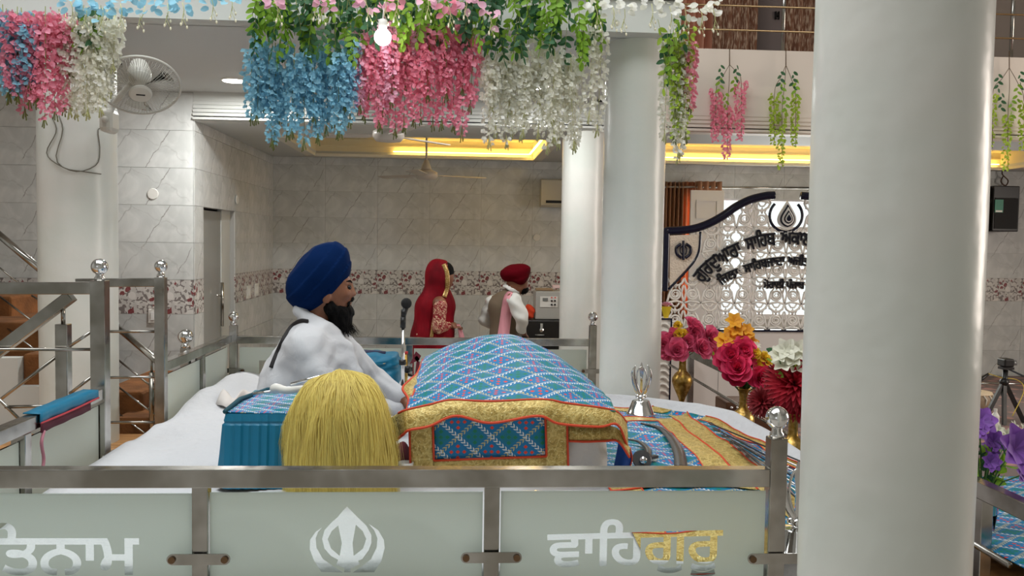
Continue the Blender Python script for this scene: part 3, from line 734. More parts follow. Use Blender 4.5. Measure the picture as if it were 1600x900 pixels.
q = patch(.58, 1.12, 2.66, 2.84, .012, front=True); cloth('gold_border', q, GOLD, t, .002, guv(q)); piping(t, q[0]+[0, 0, .002], .004); piping(t, q[-1]+[0, 0, .002], .003)
q = patch(.58, .69, 2.84, 3.3, .012); cloth('gold_border', q, GOLD, t, .002, guv(q)); piping(t, q[:, 0]+[0, 0, .002], .004); piping(t, q[:, -1]+[0, 0, .002], .003)
t = thing('embroidered_spread', (.8, 3.8, ZP), 'teal embroidered cloth with a broad gold band lying under the dark curved sword', 'spread cloth')
q = patch(.58, 1.03, 3.36, 4.46, .014); cloth('brocade', q, EMB2, t, .002, guv(q)); piping(t, q[:, -1]+[0, 0, .002], .003)
q = patch(1.03, 1.13, 3.24, 4.56, .015); cloth('gold_border', q, GOLD, t, .002, guv(q)); piping(t, q[:, -1]+[0, 0, .002], .004)
q = patch(.58, 1.03, 4.46, 4.57, .015); cloth('gold_border', q, GOLD, t, .002, guv(q)); piping(t, q[-1]+[0, 0, .002], .003); piping(t, q[0]+[0, 0, .002], .003)
q = patch(.58, 1.03, 3.24, 3.36, .015); cloth('gold_border', q, GOLD, t, .002, guv(q)); piping(t, q[0]+[0, 0, .002], .004)
# ================================================================== scripture stand under its covers
def pn(rows): return np.array([[tuple(P(x, y, Y)) for x, y in r] for Y, r in rows])
def rbox(p, c, h, r): 
    q = np.abs(p-V(*c))-(V(*h)-r); return np.linalg.norm(np.maximum(q, 0), axis=-1)+np.minimum(q.max(-1), 0)-r
xl0, xr0 = P(655, 700, 3.45).x, P(945, 700, 3.45).x
def f_stand(p):
    d = rbox(p, ((xl0+xr0)/2, 4.02, 1.04), ((xr0-xl0)/2+.03*0, .62, .15), .05)
    z = p[..., 2]; fl_ = np.clip((1.15-z)/.25, 0, 1)
    return d-.012*fl_*(1+np.sin(38*p[..., 0]+3*np.sin(9*p[..., 2]))*np.sin(31*p[..., 1]))
t = thing('scripture_stand', ((xl0+xr0)/2, 4.0, ZP), 'low cot wrapped in plain white cotton beneath the embroidered covers', 'stand')
sdf('white_drape', f_stand, (xl0-.1, 3.3, ZP+.004), (xr0+.1, 4.75, 1.24), .014, mat('white_muslin', (214, 214, 216), .85, fn=lambda b: {'Normal': bump(noise(coord('Object')[1], 14, 4, 1), .4, .02)}), t)
# cover cloth: domed top, gold border all round
TOP = pn([(4.75, [(676, 588), (703, 580), (742, 574), (790, 570), (822, 574), (860, 586), (893, 604)]),
          (4.45, [(668, 560), (695, 549), (733, 540), (785, 532), (818, 539), (866, 560), (903, 588)]),
          (4.12, [(662, 562), (690, 546), (732, 533), (784, 523), (818, 531), (868, 555), (915, 588)]),
          (3.82, [(652, 588), (685, 571), (722, 560), (782, 553), (832, 558), (890, 579), (936, 607)]),
          (3.56, [(643, 613), (680, 599), (716, 591), (778, 588), (840, 588), (901, 602), (953, 626)]),
          (3.33, [(636, 640), (675, 632), (707, 626), (770, 628), (848, 625), (908, 633), (962, 643)])])
cv = thing('embroidered_cover', (P(790, 640, 3.9).x, 3.9, 1.0), 'domed blue and green embroidered cover with gold border draped over the scripture', 'cover cloth')
A = net(TOP, 60, 80); A[..., 2] += .004*np.sin(A[..., 0]*22+A[..., 1]*9)+.003*np.sin(A[..., 1]*31-A[..., 0]*13)
UV = uvgrid(A); cloth('brocade', A, EMB, cv, .003, UV)
tp = [(610, 653), (624, 645), (637, 640), (672, 632), (705, 625), (766, 627), (847, 624), (885, 630), (945, 638), (966, 645), (979, 660)]
bt = [(619, 688), (630, 679), (640, 672), (671, 666), (712, 650), (766, 661), (840, 650), (873, 662), (935, 667), (965, 664), (981, 700)]
ty = [3.42, 3.36, 3.325, 3.32, 3.315, 3.32, 3.315, 3.32, 3.33, 3.36, 3.42]
T = crom([P(x, y, Y) for (x, y), Y in zip(tp, ty)], 90); Bt = crom([P(x, y, Y-.035) for (x, y), Y in zip(bt, ty)], 90)
mid = (T+Bt)/2+np.array([0, -.007, .003]); A = net(np.stack([T, mid, Bt]), 9, 90)
cloth('gold_border', A, GOLD, cv); piping(cv, T[8:], .005, 90); piping(cv, Bt, .005, 90)
lo = [P(x, y, Y) for x, y, Y in ((619, 688, 3.385), (634, 645, 3.42), (638, 624, 3.5), (629, 607, 3.6), (640, 594, 3.75), (652, 583, 3.95), (661, 562, 4.2))]
li = [P(x, y, Y) for x, y, Y in ((630, 655, 3.36), (639, 638, 3.36), (645, 618, 3.5), (650, 606, 3.62), (658, 594, 3.78), (664, 579, 3.95), (668, 560, 4.2))]
cloth('gold_border', net(np.stack([crom(lo, 40), crom(li, 40)]), 3, 40) if 0 else np.stack([crom(lo, 40), crom(li, 40)]), GOLD, cv)
piping(cv, lo, .005); piping(cv, li, .004)
# second layer showing below on the right, with its blue lining
t2 = crom([P(x, y, 3.38) for x, y in ((886, 660), (915, 664), (945, 664), (968, 672), (984, 700))], 30); b2 = crom([P(x, y, 3.36) for x, y in ((889, 689), (915, 690), (945, 689), (966, 690), (984, 715))], 30)
lay = thing('under_cover', (P(930, 700, 3.4).x, 3.4, 1.0), 'gold-edged under cover with blue lining curling at the right corner', 'cover cloth')
cloth('gold_border', np.stack([t2, b2]), GOLD, lay); piping(lay, b2, .005)
q = np.stack([crom([P(x, y, Y) for x, y, Y in ((966, 690, 3.40), (963, 710, 3.44), (956, 745, 3.46))], 12), crom([P(x, y, Y) for x, y, Y in ((984, 700, 3.40), (987, 718, 3.48), (978, 745, 3.5))], 12)])
cloth('lining', q, BLUEL, lay); piping(lay, q[1], .004)
# hanging front panel
fp = thing('hanging_cloth', (P(765, 690, 3.35).x, 3.35, 1.0), 'hanging embroidered panel with diamond lattice framed in gold below the cover', 'panel cloth')
def quad(pts, Y, nx=14, ny=10):
    a, b_, c, d = [np.array(P(x, y, Y)) for x, y in pts]; s = np.linspace(0, 1, nx)[None, :, None]; r = np.linspace(0, 1, ny)[:, None, None]
    A = (a*(1-s)+b_*s)*(1-r)+(d*(1-s)+c*s)*r; A[..., 1] += .006*np.sin(18*A[..., 0]); return A
A = quad(((676, 640), (852, 640), (854, 713), (678, 719)), 3.352); uv = A[:, :, [0, 2]]-np.array([P(716, 650, 3.35).x, P(716, 683, 3.35).z])
cloth('brocade', A, mat('teal_embroidered_panel', (0, 118, 170), .6, fn=f_emb(.128, .114)), fp, .003, uv)
for pts in (((639, 640), (676, 640), (678, 760), (642, 760)), ((852, 640), (886, 640), (889, 758), (854, 758)), ((678, 719), (854, 713), (855, 758), (678, 760))):
    A = quad(pts, 3.354); cloth('gold_border', A, GOLD, fp, .003, A[:, :, [0, 2]])
for pts in ([(676, 645), (678, 719)], [(678, 719), (854, 713)], [(852, 645), (854, 713)], [(639, 645), (642, 760)], [(886, 645), (889, 758)]):
    b = MB(); b.tube([P(x, y, 3.347)+Vector((0, .006*sin(18*P(x, y, 3.35).x), 0)) for x, y in pts], .0045, 6); b.build('piping', PIPE, fp, smooth=True)
# dark red cloth and small white cup in the shadow beside the stand
t = thing('maroon_cloth', (P(632, 720, 3.5).x, 3.5, ZP), 'dark maroon folded cloth in the gap beside the yellow whisk', 'cloth')
sdf('folds', lambda p: ell(p, tuple(P(628, 735, 3.5)), (.05, .12, .12))-.008*np.sin(60*p[..., 2]+30*p[..., 0]), (P(628, 735, 3.5).x-.1, 3.3, ZP+.005), (P(628, 735, 3.5).x+.1, 3.7, 1.2), .012, mat('maroon_fabric', (96, 28, 38), .8), t)
c = P(634, 722, 3.34); b = MB(); b.lathe([(.001, c.z-.06), (.02, c.z-.06), (.03, c.z+.0), (.026, c.z+.0), (.018, c.z-.05)], 20, (c.x, c.y, 0)); tag(b.build('paper_cup', WHITE, None, smooth=True), 'small white cup tucked in the gap beside the gold edged panel', 'cup')
# ================================================================== pleated box with the whisk
bx0, bx1, by0, by1, bzt = P(352, 650, 3.3).x, P(572, 650, 3.3).x, 3.3, 3.78, P(420, 645, 3.3).z
t = thing('pleated_box', ((bx0+bx1)/2, 3.5, ZP), 'low box skirted in pleated teal satin with an embroidered top', 'box')
def ring(z, grow, pl):
    per = []; n = 70
    for (xa_, ya_), (xb__, yb___) in (((bx0, by0), (bx1, by0)), ((bx1, by0), (bx1, by1)), ((bx1, by1), (bx0, by1)), ((bx0, by1), (bx0, by0))):
        d = np.array([xb__-xa_, yb___-ya_]); l = np.linalg.norm(d); d /= l; nr = np.array([d[1], -d[0]])
        for k in range(n):
            s = k/n*l; f_ = (s/.032) % 1; off = grow+pl*(.009*(f_ if f_ < .85 else (1-f_)/.15*.85)); p = np.array([xa_, ya_])+d*s+nr*off; per.append((*p, z))
    return per+[per[0]]
A = [ring(bzt, -.012, 0), ring(bzt-.004, 0, 0), ring(bzt-.03, .004, .5), ring(bzt-.038, .002, .4), ring(bzt-.045, .006, 1), ring(bzt-.15, .016, 1), ring(ZP+.012, .03, 1.1)]
b = MB(); b.grid(A); b.build('pleated_skirt', TEAL, t)
sx, sy = np.meshgrid(np.linspace(bx0-.0, bx1+.0, 16), np.linspace(by0, by1, 12)); A = np.stack([sx, sy, bzt+.002+.004*np.sin(9*sx+7*sy)], -1); cloth('brocade', A, EMB2, t, .003, A[:, :, :2]*1.5)
piping_t = MB(); piping_t.tube([(bx0, by0-.003, bzt+.004), (bx0-.004, (by0+by1)/2, bzt+.008), (bx0+.05, by1, bzt+.006), (bx0+.15, by1+.01, bzt+.01)], .009, 8); piping_t.build('cord_trim', mat('dark_teal_cord', (8, 70, 84), .7), t, smooth=True)
# chaur: yellow fibre whisk
HAIR = thin('yellow_yak_hair', (238, 216, 122), (236, 212, 112), .35, .6)
ch = thing('fly_whisk', (P(530, 640, 3.3).x, 3.3, bzt), 'big yellow fibre ceremonial whisk lying over the teal pleated box', 'whisk')
sy_ = np.array([577, 582, 590, 600, 620, 640, 660, 700, 735, 775]); sl_ = np.array([.22, .46, .60, .70, .82, .90, .95, 1, 1.01, 1.02])
def strand(th, lay, jit=0):
    xb = 529+83*sin(th)*lay; dep = 3.30-.20*cos(th)*lay; top = 578+ (1-lay)*40+ 6*abs(sin(th))-3*sin(th); pts = []
    for k, yy in enumerate(sy_):
        y = top+(yy-577)*(775-top)/(775-577); s = sl_[k]; x = 530+(xb-530)*s+(3*sin(k*.9+th*5)+2*sin(k*1.7+th*13)+jit*k*.5)*(k > 2); Y = 3.36+(dep-3.36)*min(1, s*1.05)
        pts.append(P(x, y, Y))
    return pts
vs, fs = [], []
for i in range(8500):
    c = rng.integers(0, 40); th = -1.62+3.24*(c+.5)/40+rng.normal()*.05; lay = .86+.14*rng.random()+.05*math.sin(c*2.3); 
    pts = crom(strand(th, lay, rng.normal()*1.1), 13); w = .0006+.0006*rng.random(); n0 = len(vs)
    sd = np.array((cos(th*.8), .6*sin(th), 0))
    for k, q in enumerate(pts):
        q = q+np.array((.0016*rng.normal(), .005*rng.normal(), .001*rng.normal())); wk = w*(1 if k < 11 else .5); vs += [q-sd*wk, q+sd*wk]
    fs += [(n0+2*k, n0+2*k+1, n0+2*k+3, n0+2*k+2) for k in range(12)]
b = MB(); b.v = [tuple(q) for q in vs]; b.f = fs; tag(b.build('fibres', HAIR, ch, smooth=True), kind='stuff')
A = np.array([crom(strand(th, .86), 24) for th in np.linspace(-1.7, 1.7, 60)]); b = MB(); b.grid(A); solid(b.build('fibre_core', mat('ochre_fibre_core', (176, 146, 62), .8, fn=lambda b: {'Base Color': mixc(noise(comb(coord('Object')[0][0]*60, coord('Object')[0][1]*60, coord('Object')[0][2]*3), 2, 2), lin(176, 146, 62), lin(222, 196, 104))}), ch, smooth=True), .004)
b = MB(); b.tube([P(396, 616, 3.5), P(430, 611, 3.48)], .007, 10); b.build('silver_rod', CHROME, ch, smooth=True)
b = MB(); b.tube(crom([P(425, 609, 3.47), P(434, 607, 3.45), P(450, 610, 3.42), P(478, 606, 3.38)], 14), [.008, .017, .02, .02, .019, .018, .016, .016, .015, .015, .014, .013, .012, .01], 12); b.build('wrapped_grip', WHITE, ch, smooth=True)
b = MB(); b.tube([P(455, 600, 3.42), P(500, 588, 3.38)], .006, 8); b.build('metal_ferrule', CHROME, ch, smooth=True)
# ================================================================== ritual steel
def trophy(c, s, label):
    t = thing('khanda_stand', tuple(c), label, 'emblem stand', None)
    L = lambda *p: (c.x+p[0]*s, c.y+p[1]*s, c.z+p[2]*s)
    b = MB(); b.lathe([(.074*s, 0), (.076*s, .006*s), (.068*s, .012*s), (.046*s, .07*s), (.042*s, .075*s), (.02*s, .077*s)], 32, tuple(c)); b.build('bell_base', CHROME, t, auto=.6)
    b = MB(); b.ball(L(0, 0, .088), .016*s, 12); b.ball(L(-.018, 0, .096), .012*s, 10); b.ball(L(.018, 0, .096), .012*s, 10); b.build('knob', CHROME, t, smooth=True)
    for sg in (-1, 1):
        b = MB(); pts = crom([L(sg*.004, 0, .095), L(sg*.026, 0, .135), L(sg*.042, 0, .185), L(sg*.042, 0, .23), L(sg*.03, 0, .26)], 16); b.tube(pts, [.007*s, .01*s]+[.0125*s]*8+[.011*s, .009*s, .007*s, .005*s, .003*s, .001*s], 10, flat=.4, up=(0, 1, 0)); b.build('side_sword', CHROME, t, smooth=True)
    b = MB(); b.tube(crom([L(0, 0, .1), L(-.02, 0, .15), L(-.025, 0, .195), L(-.016, 0, .235), L(0, 0, .25), L(.016, 0, .235), L(.025, 0, .195), L(.02, 0, .15), L(0, 0, .1)], 40), .004*s, 8); b.build('ring', CHROME, t, smooth=True)
    b = MB(); pr = [(-.007, .095), (-.006, .18), (-.012, .235), (0, .275), (.012, .235), (.006, .18), (.007, .095)]; b.prism([(c.x+x*s, c.z+z*s) for x, z in pr], c.y-.003*s, c.y+.003*s); b.build('centre_sword', CHROME, t)
c = PZ(1001, 643, ZP+.035); trophy(Vector((c.x, c.y, float(zs(c.x, c.y))+.02)), 1.02, 'small chrome khanda emblem on a bell base by the white column')
c = PZ(1243, 872, ZP-.03); trophy(Vector((c.x, c.y, float(zs(c.x, c.y))+.02)), 1.04, 'chrome khanda emblem stand half hidden by the big near column')
GUN = mat('gunmetal_blade', (92, 92, 94), .38, .9)
def blade(name, pix, wid, label, z=ZP+.03):
    t = thing(name, tuple(PZ(*pix[0], z)), label, 'sword')
    C_ = crom([PZ(x, y, z+.006*i) for i, (x, y) in enumerate(pix)], 24); W_ = np.interp(np.linspace(0, 1, 24), np.linspace(0, 1, len(wid)), wid)
    Lf, Rt = [], []
    for i in range(24):
        d = C_[min(i+1, 23)]-C_[max(i-1, 0)]; nrm = np.array((d[1], -d[0], 0)); nrm /= np.linalg.norm(nrm); Lf.append(C_[i]+nrm*W_[i]/2); Rt.append(C_[i]-nrm*W_[i]/2)
    b = MB(); up = np.array((0, 0, .005)); b.grid(np.stack([Lf, C_+up, Rt], 1)); solid(b.build('blade', GUN, t, smooth=True), .003)
    return t, C_
t, C_ = blade('curved_sword', [(1002, 662), (1030, 668), (1050, 686), (1061, 708), (1064, 732)], [.012, .03, .045, .05, .052], 'dark curved sword blade lying on the embroidered spread')
b = MB(); e = C_[-1]; b.cbox((e[0], e[1], e[2]), (.07, .02, .016)); b.tube([(e[0], e[1], e[2]), (e[0]-.005, e[1]-.14, e[2])], .012, 10); b.build('hilt', GUN, t, smooth=False)
t, C_ = blade('small_curved_sword', [(978, 687), (998, 690), (1012, 702), (1012, 716)], [.012, .026, .03, .026], 'short dark curved sword with a round guard beside the scripture')
c = PZ(1003, 718, ZP+.05); b = MB(); b.lathe([(.001, -.004), (.036, -.004), (.04, 0), (.036, .004), (.001, .004)], 24, tuple(c), Matrix.Rotation(1.1, 3, 'X')); b.build('round_guard', GUN, t, smooth=False)
b = MB(); b.cyl(tuple(c), (c.x-.004, c.y-.05, c.z+.01), .011, .014, 14); b.build('pommel', CHROME, t, smooth=True); b = MB(); b.bar(tuple(PZ(1012, 716, ZP+.04)), tuple(PZ(1026, 713, ZP+.04)), .02, .012); b.build('cross_guard', GUN, t)
ARM = [mat('black_arrow_shaft', (26, 24, 26), .4), mat('steel_arrow_shaft', (190, 190, 192), .25, .9)]
for k in range(10):
    a = PZ(1106+k*6.5, 660+k*5.2+3*(k % 2), ZP+.045); e_ = PZ(1268-(k % 3)*6, 728+k*7.5, ZP+.045)
    pass
    t = thing('arrow', tuple(a), '%s arrow in the bundle spread beside the gold band' % ('black' if k % 2 == 0 else 'steel'), 'arrow', '%s arrows on the dais' % ('black' if k % 2 == 0 else 'steel'))
    d = (e_-a).normalized(); a2 = a+d*.06
    for p_ in (a2, e_): p_.z = max(p_.z, float(zs(p_.x, p_.y))+.026)
    b = MB(); b.cyl(tuple(a2), tuple(e_), .0034, n=6); b.build('shaft', ARM[k % 2], t, smooth=True)
    b = MB(); b.tube([tuple(a), tuple(a+d*.03), tuple(a2)], [.0004, .008, .004], 6); b.build('head', ARM[0], t, smooth=False)
# ================================================================== people
SKIN = mat('brown_skin', (142, 92, 66), .5, Subsurface_Weight=.06, fn=lambda b: {'Base Color': mixc(ss(noise(coord('Object')[1], 9, 3), .3, .7), lin(116, 72, 50), lin(144, 94, 68))})
HAIRB = mat('black_hair', (9, 7, 7), .7, Specular_IOR_Level=.15, fn=lambda b: {'Normal': bump(noise(comb(coord('Object')[0][0]*60, coord('Object')[0][1]*60, coord('Object')[0][2]*14), 3, 3), .8, .01)})
EYE = mat('dark_eye', (22, 16, 14), .15)
def hit(fn, x, y, y0, y1, n=400):                              # first point of a surface along a pixel's line of sight
    Ys = np.linspace(y0, y1, n); pts = np.array([tuple(P(x, y, Y)) for Y in Ys]); d = fn(pts)
    k = np.argmax(d < 0); return pts[k] if (d < 0).any() else pts[np.argmin(d)]
# ------------------------------------------------------------------ the seated reader
YM = 4.35
def m(x, y, dy=0): return tuple(P(x, y, YM+dy))
man = thing('person', m(470, 690), 'seated man with dark blue turban, black beard and white cotton clothes, reaching to the scripture', 'person')
man.location.z = ZP
def frame(x0, y0, x1, y1):                                      # local axes: long axis along the pixel direction, depth, short axis
    a = Vector(m(x1, y1))-Vector(m(x0, y0)); a.normalize(); d = Vector((0, 1, 0)); s = a.cross(d).normalized(); return np.array([a, d, s]).T
def hand(p, w, pal, tips, thumb, r=.0085):
    ds = [cone(p, w, pal, .024, .028), cone(p, V(*pal)+V(0, .018, 0), V(*pal)+V(0, -.018, 0), .02, .02)]
    out = blend(ds, .015)
    for root, kn, tip in tips: out = smin(out, np.minimum(cone(p, root, kn, r*1.1, r), cone(p, kn, tip, r, r*.8)), .006)
    return smin(out, np.minimum(cone(p, thumb[0], thumb[1], r*1.3, r*1.1), cone(p, thumb[1], thumb[2], r*1.1, r*.85)), .008)
def fingers(pal, d, side, up=(0, 0, 1), L=.075):
    pal, d, side, up = V(*pal), V(*d), V(*side), V(*up); d = d/np.linalg.norm(d); side = side/np.linalg.norm(side); out = []
    for k, (o, l) in enumerate(((-1.5, .86), (-.5, 1), (.5, .94), (1.5, .74))):
        root = pal+side*o*.0185+d*.022; kn = root+d*L*.5*l+up*.006; out.append((root, kn, kn+d*L*.42*l-up*.016))
    th = (pal-side*.03-d*.005, pal-side*.048+d*.022, pal-side*.044+d*.05); return out, th
LH = m(640, 633, .1); RH = m(604, 660, -.16)
lf, lt_ = fingers(LH, (1, -.15, -.35), (0, 1, 0)); rf, rt_ = fingers(RH, (1, .3, -.1), (0, 1, 0))
def f_body(p):
    head = blend([ell(p, m(511, 448), (.112, .082, .122)), ell(p, m(526, 456), (.078, .062, .085)), ell(p, m(530, 476), (.05, .052, .04))], .03)
    head = smin(head, cone(p, m(545, 443), m(552.5, 459), .010, .0135), .012)                  # nose
    head = smin(head, cone(p, m(546, 462, -.014), m(546, 462, .014), .011, .011), .008)         # nostrils
    for s in (-1, 1):
        head = smin(head, cone(p, m(546, 441, s*.012), m(540, 441, s*.045), .010, .010), .014)  # brow
        head = smin(head, ell(p, m(540, 460, s*.042), (.022, .018, .02)), .02)                  # cheek
        head = smax(head, -ell(p, m(547, 449, s*.034), (.012, .016, .009)), .008)               # eye socket
        head = smin(head, ell(p, m(510, 464, s*.083), (.022, .012, .034)), .008)                # ear
    head = smin(head, cone(p, m(547, 471, -.018), m(547, 471, .018), .009, .009), .008)         # lips
    body = blend([cone(p, m(501, 470), m(494, 525), .062, .068), cone(p, m(492, 555), m(470, 660), .13, .16), cone(p, m(481, 541, -.15), m(522, 541, .16), .07, .07)], .05)
    for ch_ in ((m(479, 541, -.18), m(520, 640, -.28), m(594, 655, -.17)), (m(536, 547, .17), m(585, 595, .2), m(628, 622, .11))):
        body = smin(body, np.minimum(cone(p, ch_[0], ch_[1], .055, .045), cone(p, ch_[1], ch_[2], .043, .029)), .03)
    for s in (-1, 1):
        kn = m(600 if s > 0 else 575, 655 if s > 0 else 690, s*.24)
        body = smin(body, np.minimum(cone(p, m(470, 672, s*.1), kn, .085, .06), cone(p, kn, m(520, 708, -s*.1), .055, .04)), .04)
        an = m(520, 708, -s*.1); body = smin(body, cone(p, an, V(*an)+V(.1, -s*.08, -.01), .034, .024), .03)
    d = smin(head, body, .03)
    d = np.minimum(d, hand(p, m(628, 622, .11), LH, lf, lt_)); return np.minimum(d, hand(p, m(594, 655, -.17), RH, rf, rt_))
lo = (m(405, 700)[0], YM-.42, ZP+.012); hi_ = (m(665, 600)[0], YM+.36, m(500, 395)[2])
sdf('body', f_body, lo, hi_, .0085, SKIN, man)
for s in (-1, 1):
    b = MB(); b.ball(m(545.3, 449.2, s*.033), .0115, 14); b.build('eye', EYE, man, smooth=True)
    b = MB(); b.tube([m(549.5, 441.5, s*.014), m(547, 438.8, s*.033), m(541, 440, s*.052)], [.004, .0055, .002], 6); b.build('eyebrow', HAIRB, man, smooth=True)
TFR = frame(470, 472, 533, 388)
def f_turban(p):
    q = (p-V(*m(500, 432)))@TFR
    d = ell(p, m(500, 432), (.176, .128, .124), TFR)
    d = smin(d, ell(p, m(478, 455), (.085, .10, .085)), .05); d = smin(d, ell(p, m(522, 399), (.05, .055, .05), TFR), .04)
    lay = q[..., 2]*105+q[..., 1]*26*np.sign(q[..., 1])+q[..., 0]*8; saw = (lay/(2*pi)) % 1
    d = d-.006*(saw**1.4)+.002*np.sin(90*q[..., 1]+20*q[..., 0])*.4
    nrm = V(*m(552, 432))-V(*m(519, 472)); cut = Vector((-(nrm[2]), 0, nrm[0])).normalized(); cut = -cut if cut.x < 0 else cut
    return smax(d, (p-V(*m(543, 446)))@np.array(cut)-.004, .012)
NAVY = mat('dark_blue_turban_cloth', (0, 30, 74), .9, Specular_IOR_Level=.1, fn=lambda b: {'Normal': bump(noise(coord('Object')[1], 30, 3), .2, .01)})
sdf('turban', f_turban, (m(450, 430)[0]-.02, YM-.16, m(480, 488)[2]), (m(556, 430)[0]+.02, YM+.16, m(530, 368)[2]), .006, NAVY, man)
def f_beard(p):
    d = blend([ell(p, m(531, 487), (.064, .07, .05)), ell(p, m(530, 502), (.06, .058, .05)), ell(p, m(518, 480), (.045, .074, .045)), cone(p, m(513, 468, -.055), m(518, 482, -.06), .012, .02), cone(p, m(513, 468, .055), m(518, 482, .06), .012, .02), ell(p, m(541, 489), (.026, .04, .03)), ell(p, m(530, 512), (.03, .035, .022))], .025)
    d = np.minimum(d, cone(p, m(551, 466, -.004), m(544, 475, -.038), .008, .008)); d = np.minimum(d, cone(p, m(551, 466, .004), m(544, 475, .038), .008, .008))
    q = p*1.0; return d+.0035*np.sin(170*q[..., 0]+70*q[..., 1])*np.sin(140*q[..., 1]+40*q[..., 2])+.0025*np.sin(210*q[..., 0]+100*q[..., 2])
sdf('beard', f_beard, (m(500, 490)[0]-.03, YM-.11, m(530, 528)[2]), (m(562, 490)[0]+.02, YM+.11, m(530, 452)[2]), .006, HAIRB, man)
vs, fs = [], []
for i in range(420):
    a = rng.random()*2*pi; q = V(*m(532, 500))+V(.048*cos(a)*rng.random()**.3+.004, .045*sin(a), -.02*rng.random()); e_ = q+V(.02+.02*rng.normal(), .01*rng.normal(), -.05-.02*rng.random()); n0 = len(vs)
    w = V(.0007, .0004, 0); md = (q+e_)/2+V(.008*rng.normal(), .006*rng.normal(), 0); vs += [q-w, q+w, md-w, md+w, e_-w*.4, e_+w*.4]; fs += [(n0, n0+1, n0+3, n0+2), (n0+2, n0+3, n0+5, n0+4)]
b = MB(); b.v = [tuple(q) for q in vs]; b.f = fs; tag(b.build('beard_hairs', HAIRB, man), kind='stuff')
def wrk(p): return .0022*np.sin(46*p[..., 0]+30*p[..., 2]+4*np.sin(11*p[..., 1]))+.0018*np.sin(70*p[..., 2]-25*p[..., 0]+3*np.sin(19*p[..., 1]))
def f_kurta(p):
    t_ = blend([cone(p, m(497, 515), m(492, 555), .085, .165), cone(p, m(492, 555), m(468, 662), .165, .205), cone(p, m(481, 545, -.15), m(522, 545, .16), .092, .088), cone(p, m(455, 600), m(448, 668), .15, .17), ell(p, m(515, 605, -.05), (.13, .15, .2))], .09)
    a1 = np.minimum(cone(p, m(479, 545, -.18), m(520, 640, -.28), .085, .07), cone(p, m(520, 640, -.28), m(588, 653, -.18), .068, .045))
    a2 = np.minimum(cone(p, m(536, 549, .17), m(585, 596, .2), .085, .068), cone(p, m(585, 596, .2), m(622, 617, .12), .066, .046))
    d = smin(smin(t_, a1, .05), a2, .05)
    d = smin(d, np.minimum(cone(p, m(470, 488, -.045), m(505, 512, -.095), .03, .034), cone(p, m(505, 512, -.095), m(540, 545, -.06), .034, .03)), .03)      # shawl collar
    d = smin(d, np.minimum(cone(p, m(540, 545, -.06), m(560, 590, -.1), .03, .03), cone(p, m(560, 590, -.1), m(570, 650, -.12), .03, .04)), .03)
    d = smin(d, cone(p, m(468, 484, -.04), m(474, 486, .06), .034, .03), .03)
    d = smax(d, -cone(p, m(505, 452), m(503, 503), .085, .066), .012)
    S_ = m(486, 528, -.15); rx = p[..., 0]-S_[0]; rz = p[..., 2]-S_[2]; an = np.arctan2(rz, rx); rr2 = np.hypot(rx, rz); am = np.clip((rr2-.05)/.1, 0, 1)*np.clip((.5-rr2)/.2, 0, 1)
    fold = .0038*np.abs(np.sin(7*an+1.5*np.sin(9*rr2)+3*p[..., 1]))**.6*am
    E_ = m(585, 596, .2); er = np.linalg.norm(p-V(*E_), axis=-1); ring_ = .004*np.sin(95*p[..., 0]+60*p[..., 2]+8*np.sin(14*p[..., 1]))*np.clip((.2-er)/.1, 0, 1)
    return d+wrk(p)+fold+ring_
sdf('kurta', f_kurta, (m(392, 700)[0], YM-.45, ZP+.02), (m(640, 600)[0], YM+.36, m(500, 470)[2]), .0085, KURTA, man)
def f_trous(p):
    d = None
    for s in (-1, 1):
        kn = m(600 if s > 0 else 575, 655 if s > 0 else 690, s*.24)
        q = np.minimum(cone(p, m(470, 675, s*.1), kn, .11, .082), cone(p, kn, m(530, 706, -s*.08), .078, .055)); d = q if d is None else smin(d, q, .04)
    d = smin(d, cone(p, m(560, 672, -.1), m(628, 668, .02), .07, .055), .05); d = smin(d, cone(p, m(570, 640, .12), m(622, 638, .12), .06, .05), .04)
    return d+wrk(p)
sdf('trousers', f_trous, (m(400, 700)[0], YM-.4, ZP+.012), (m(655, 600)[0], YM+.36, m(500, 600)[2]), .011, KURTA, man)
q = [hit(f_kurta, x, y, YM-.45, YM+.3) for x, y in ((482, 503), (471, 502), (459, 508), (450, 519), (442, 533), (435, 548), (429, 562), (424, 575))]
b = MB(); b.tube(crom([Vector(a)+Vector((0, -.006, .002)) for a in q], 30), .011, 8, flat=.45, up=(0, 1, .2)); b.build('shoulder_strap', mat('black_webbing', (30, 26, 28), .7), man, smooth=True)
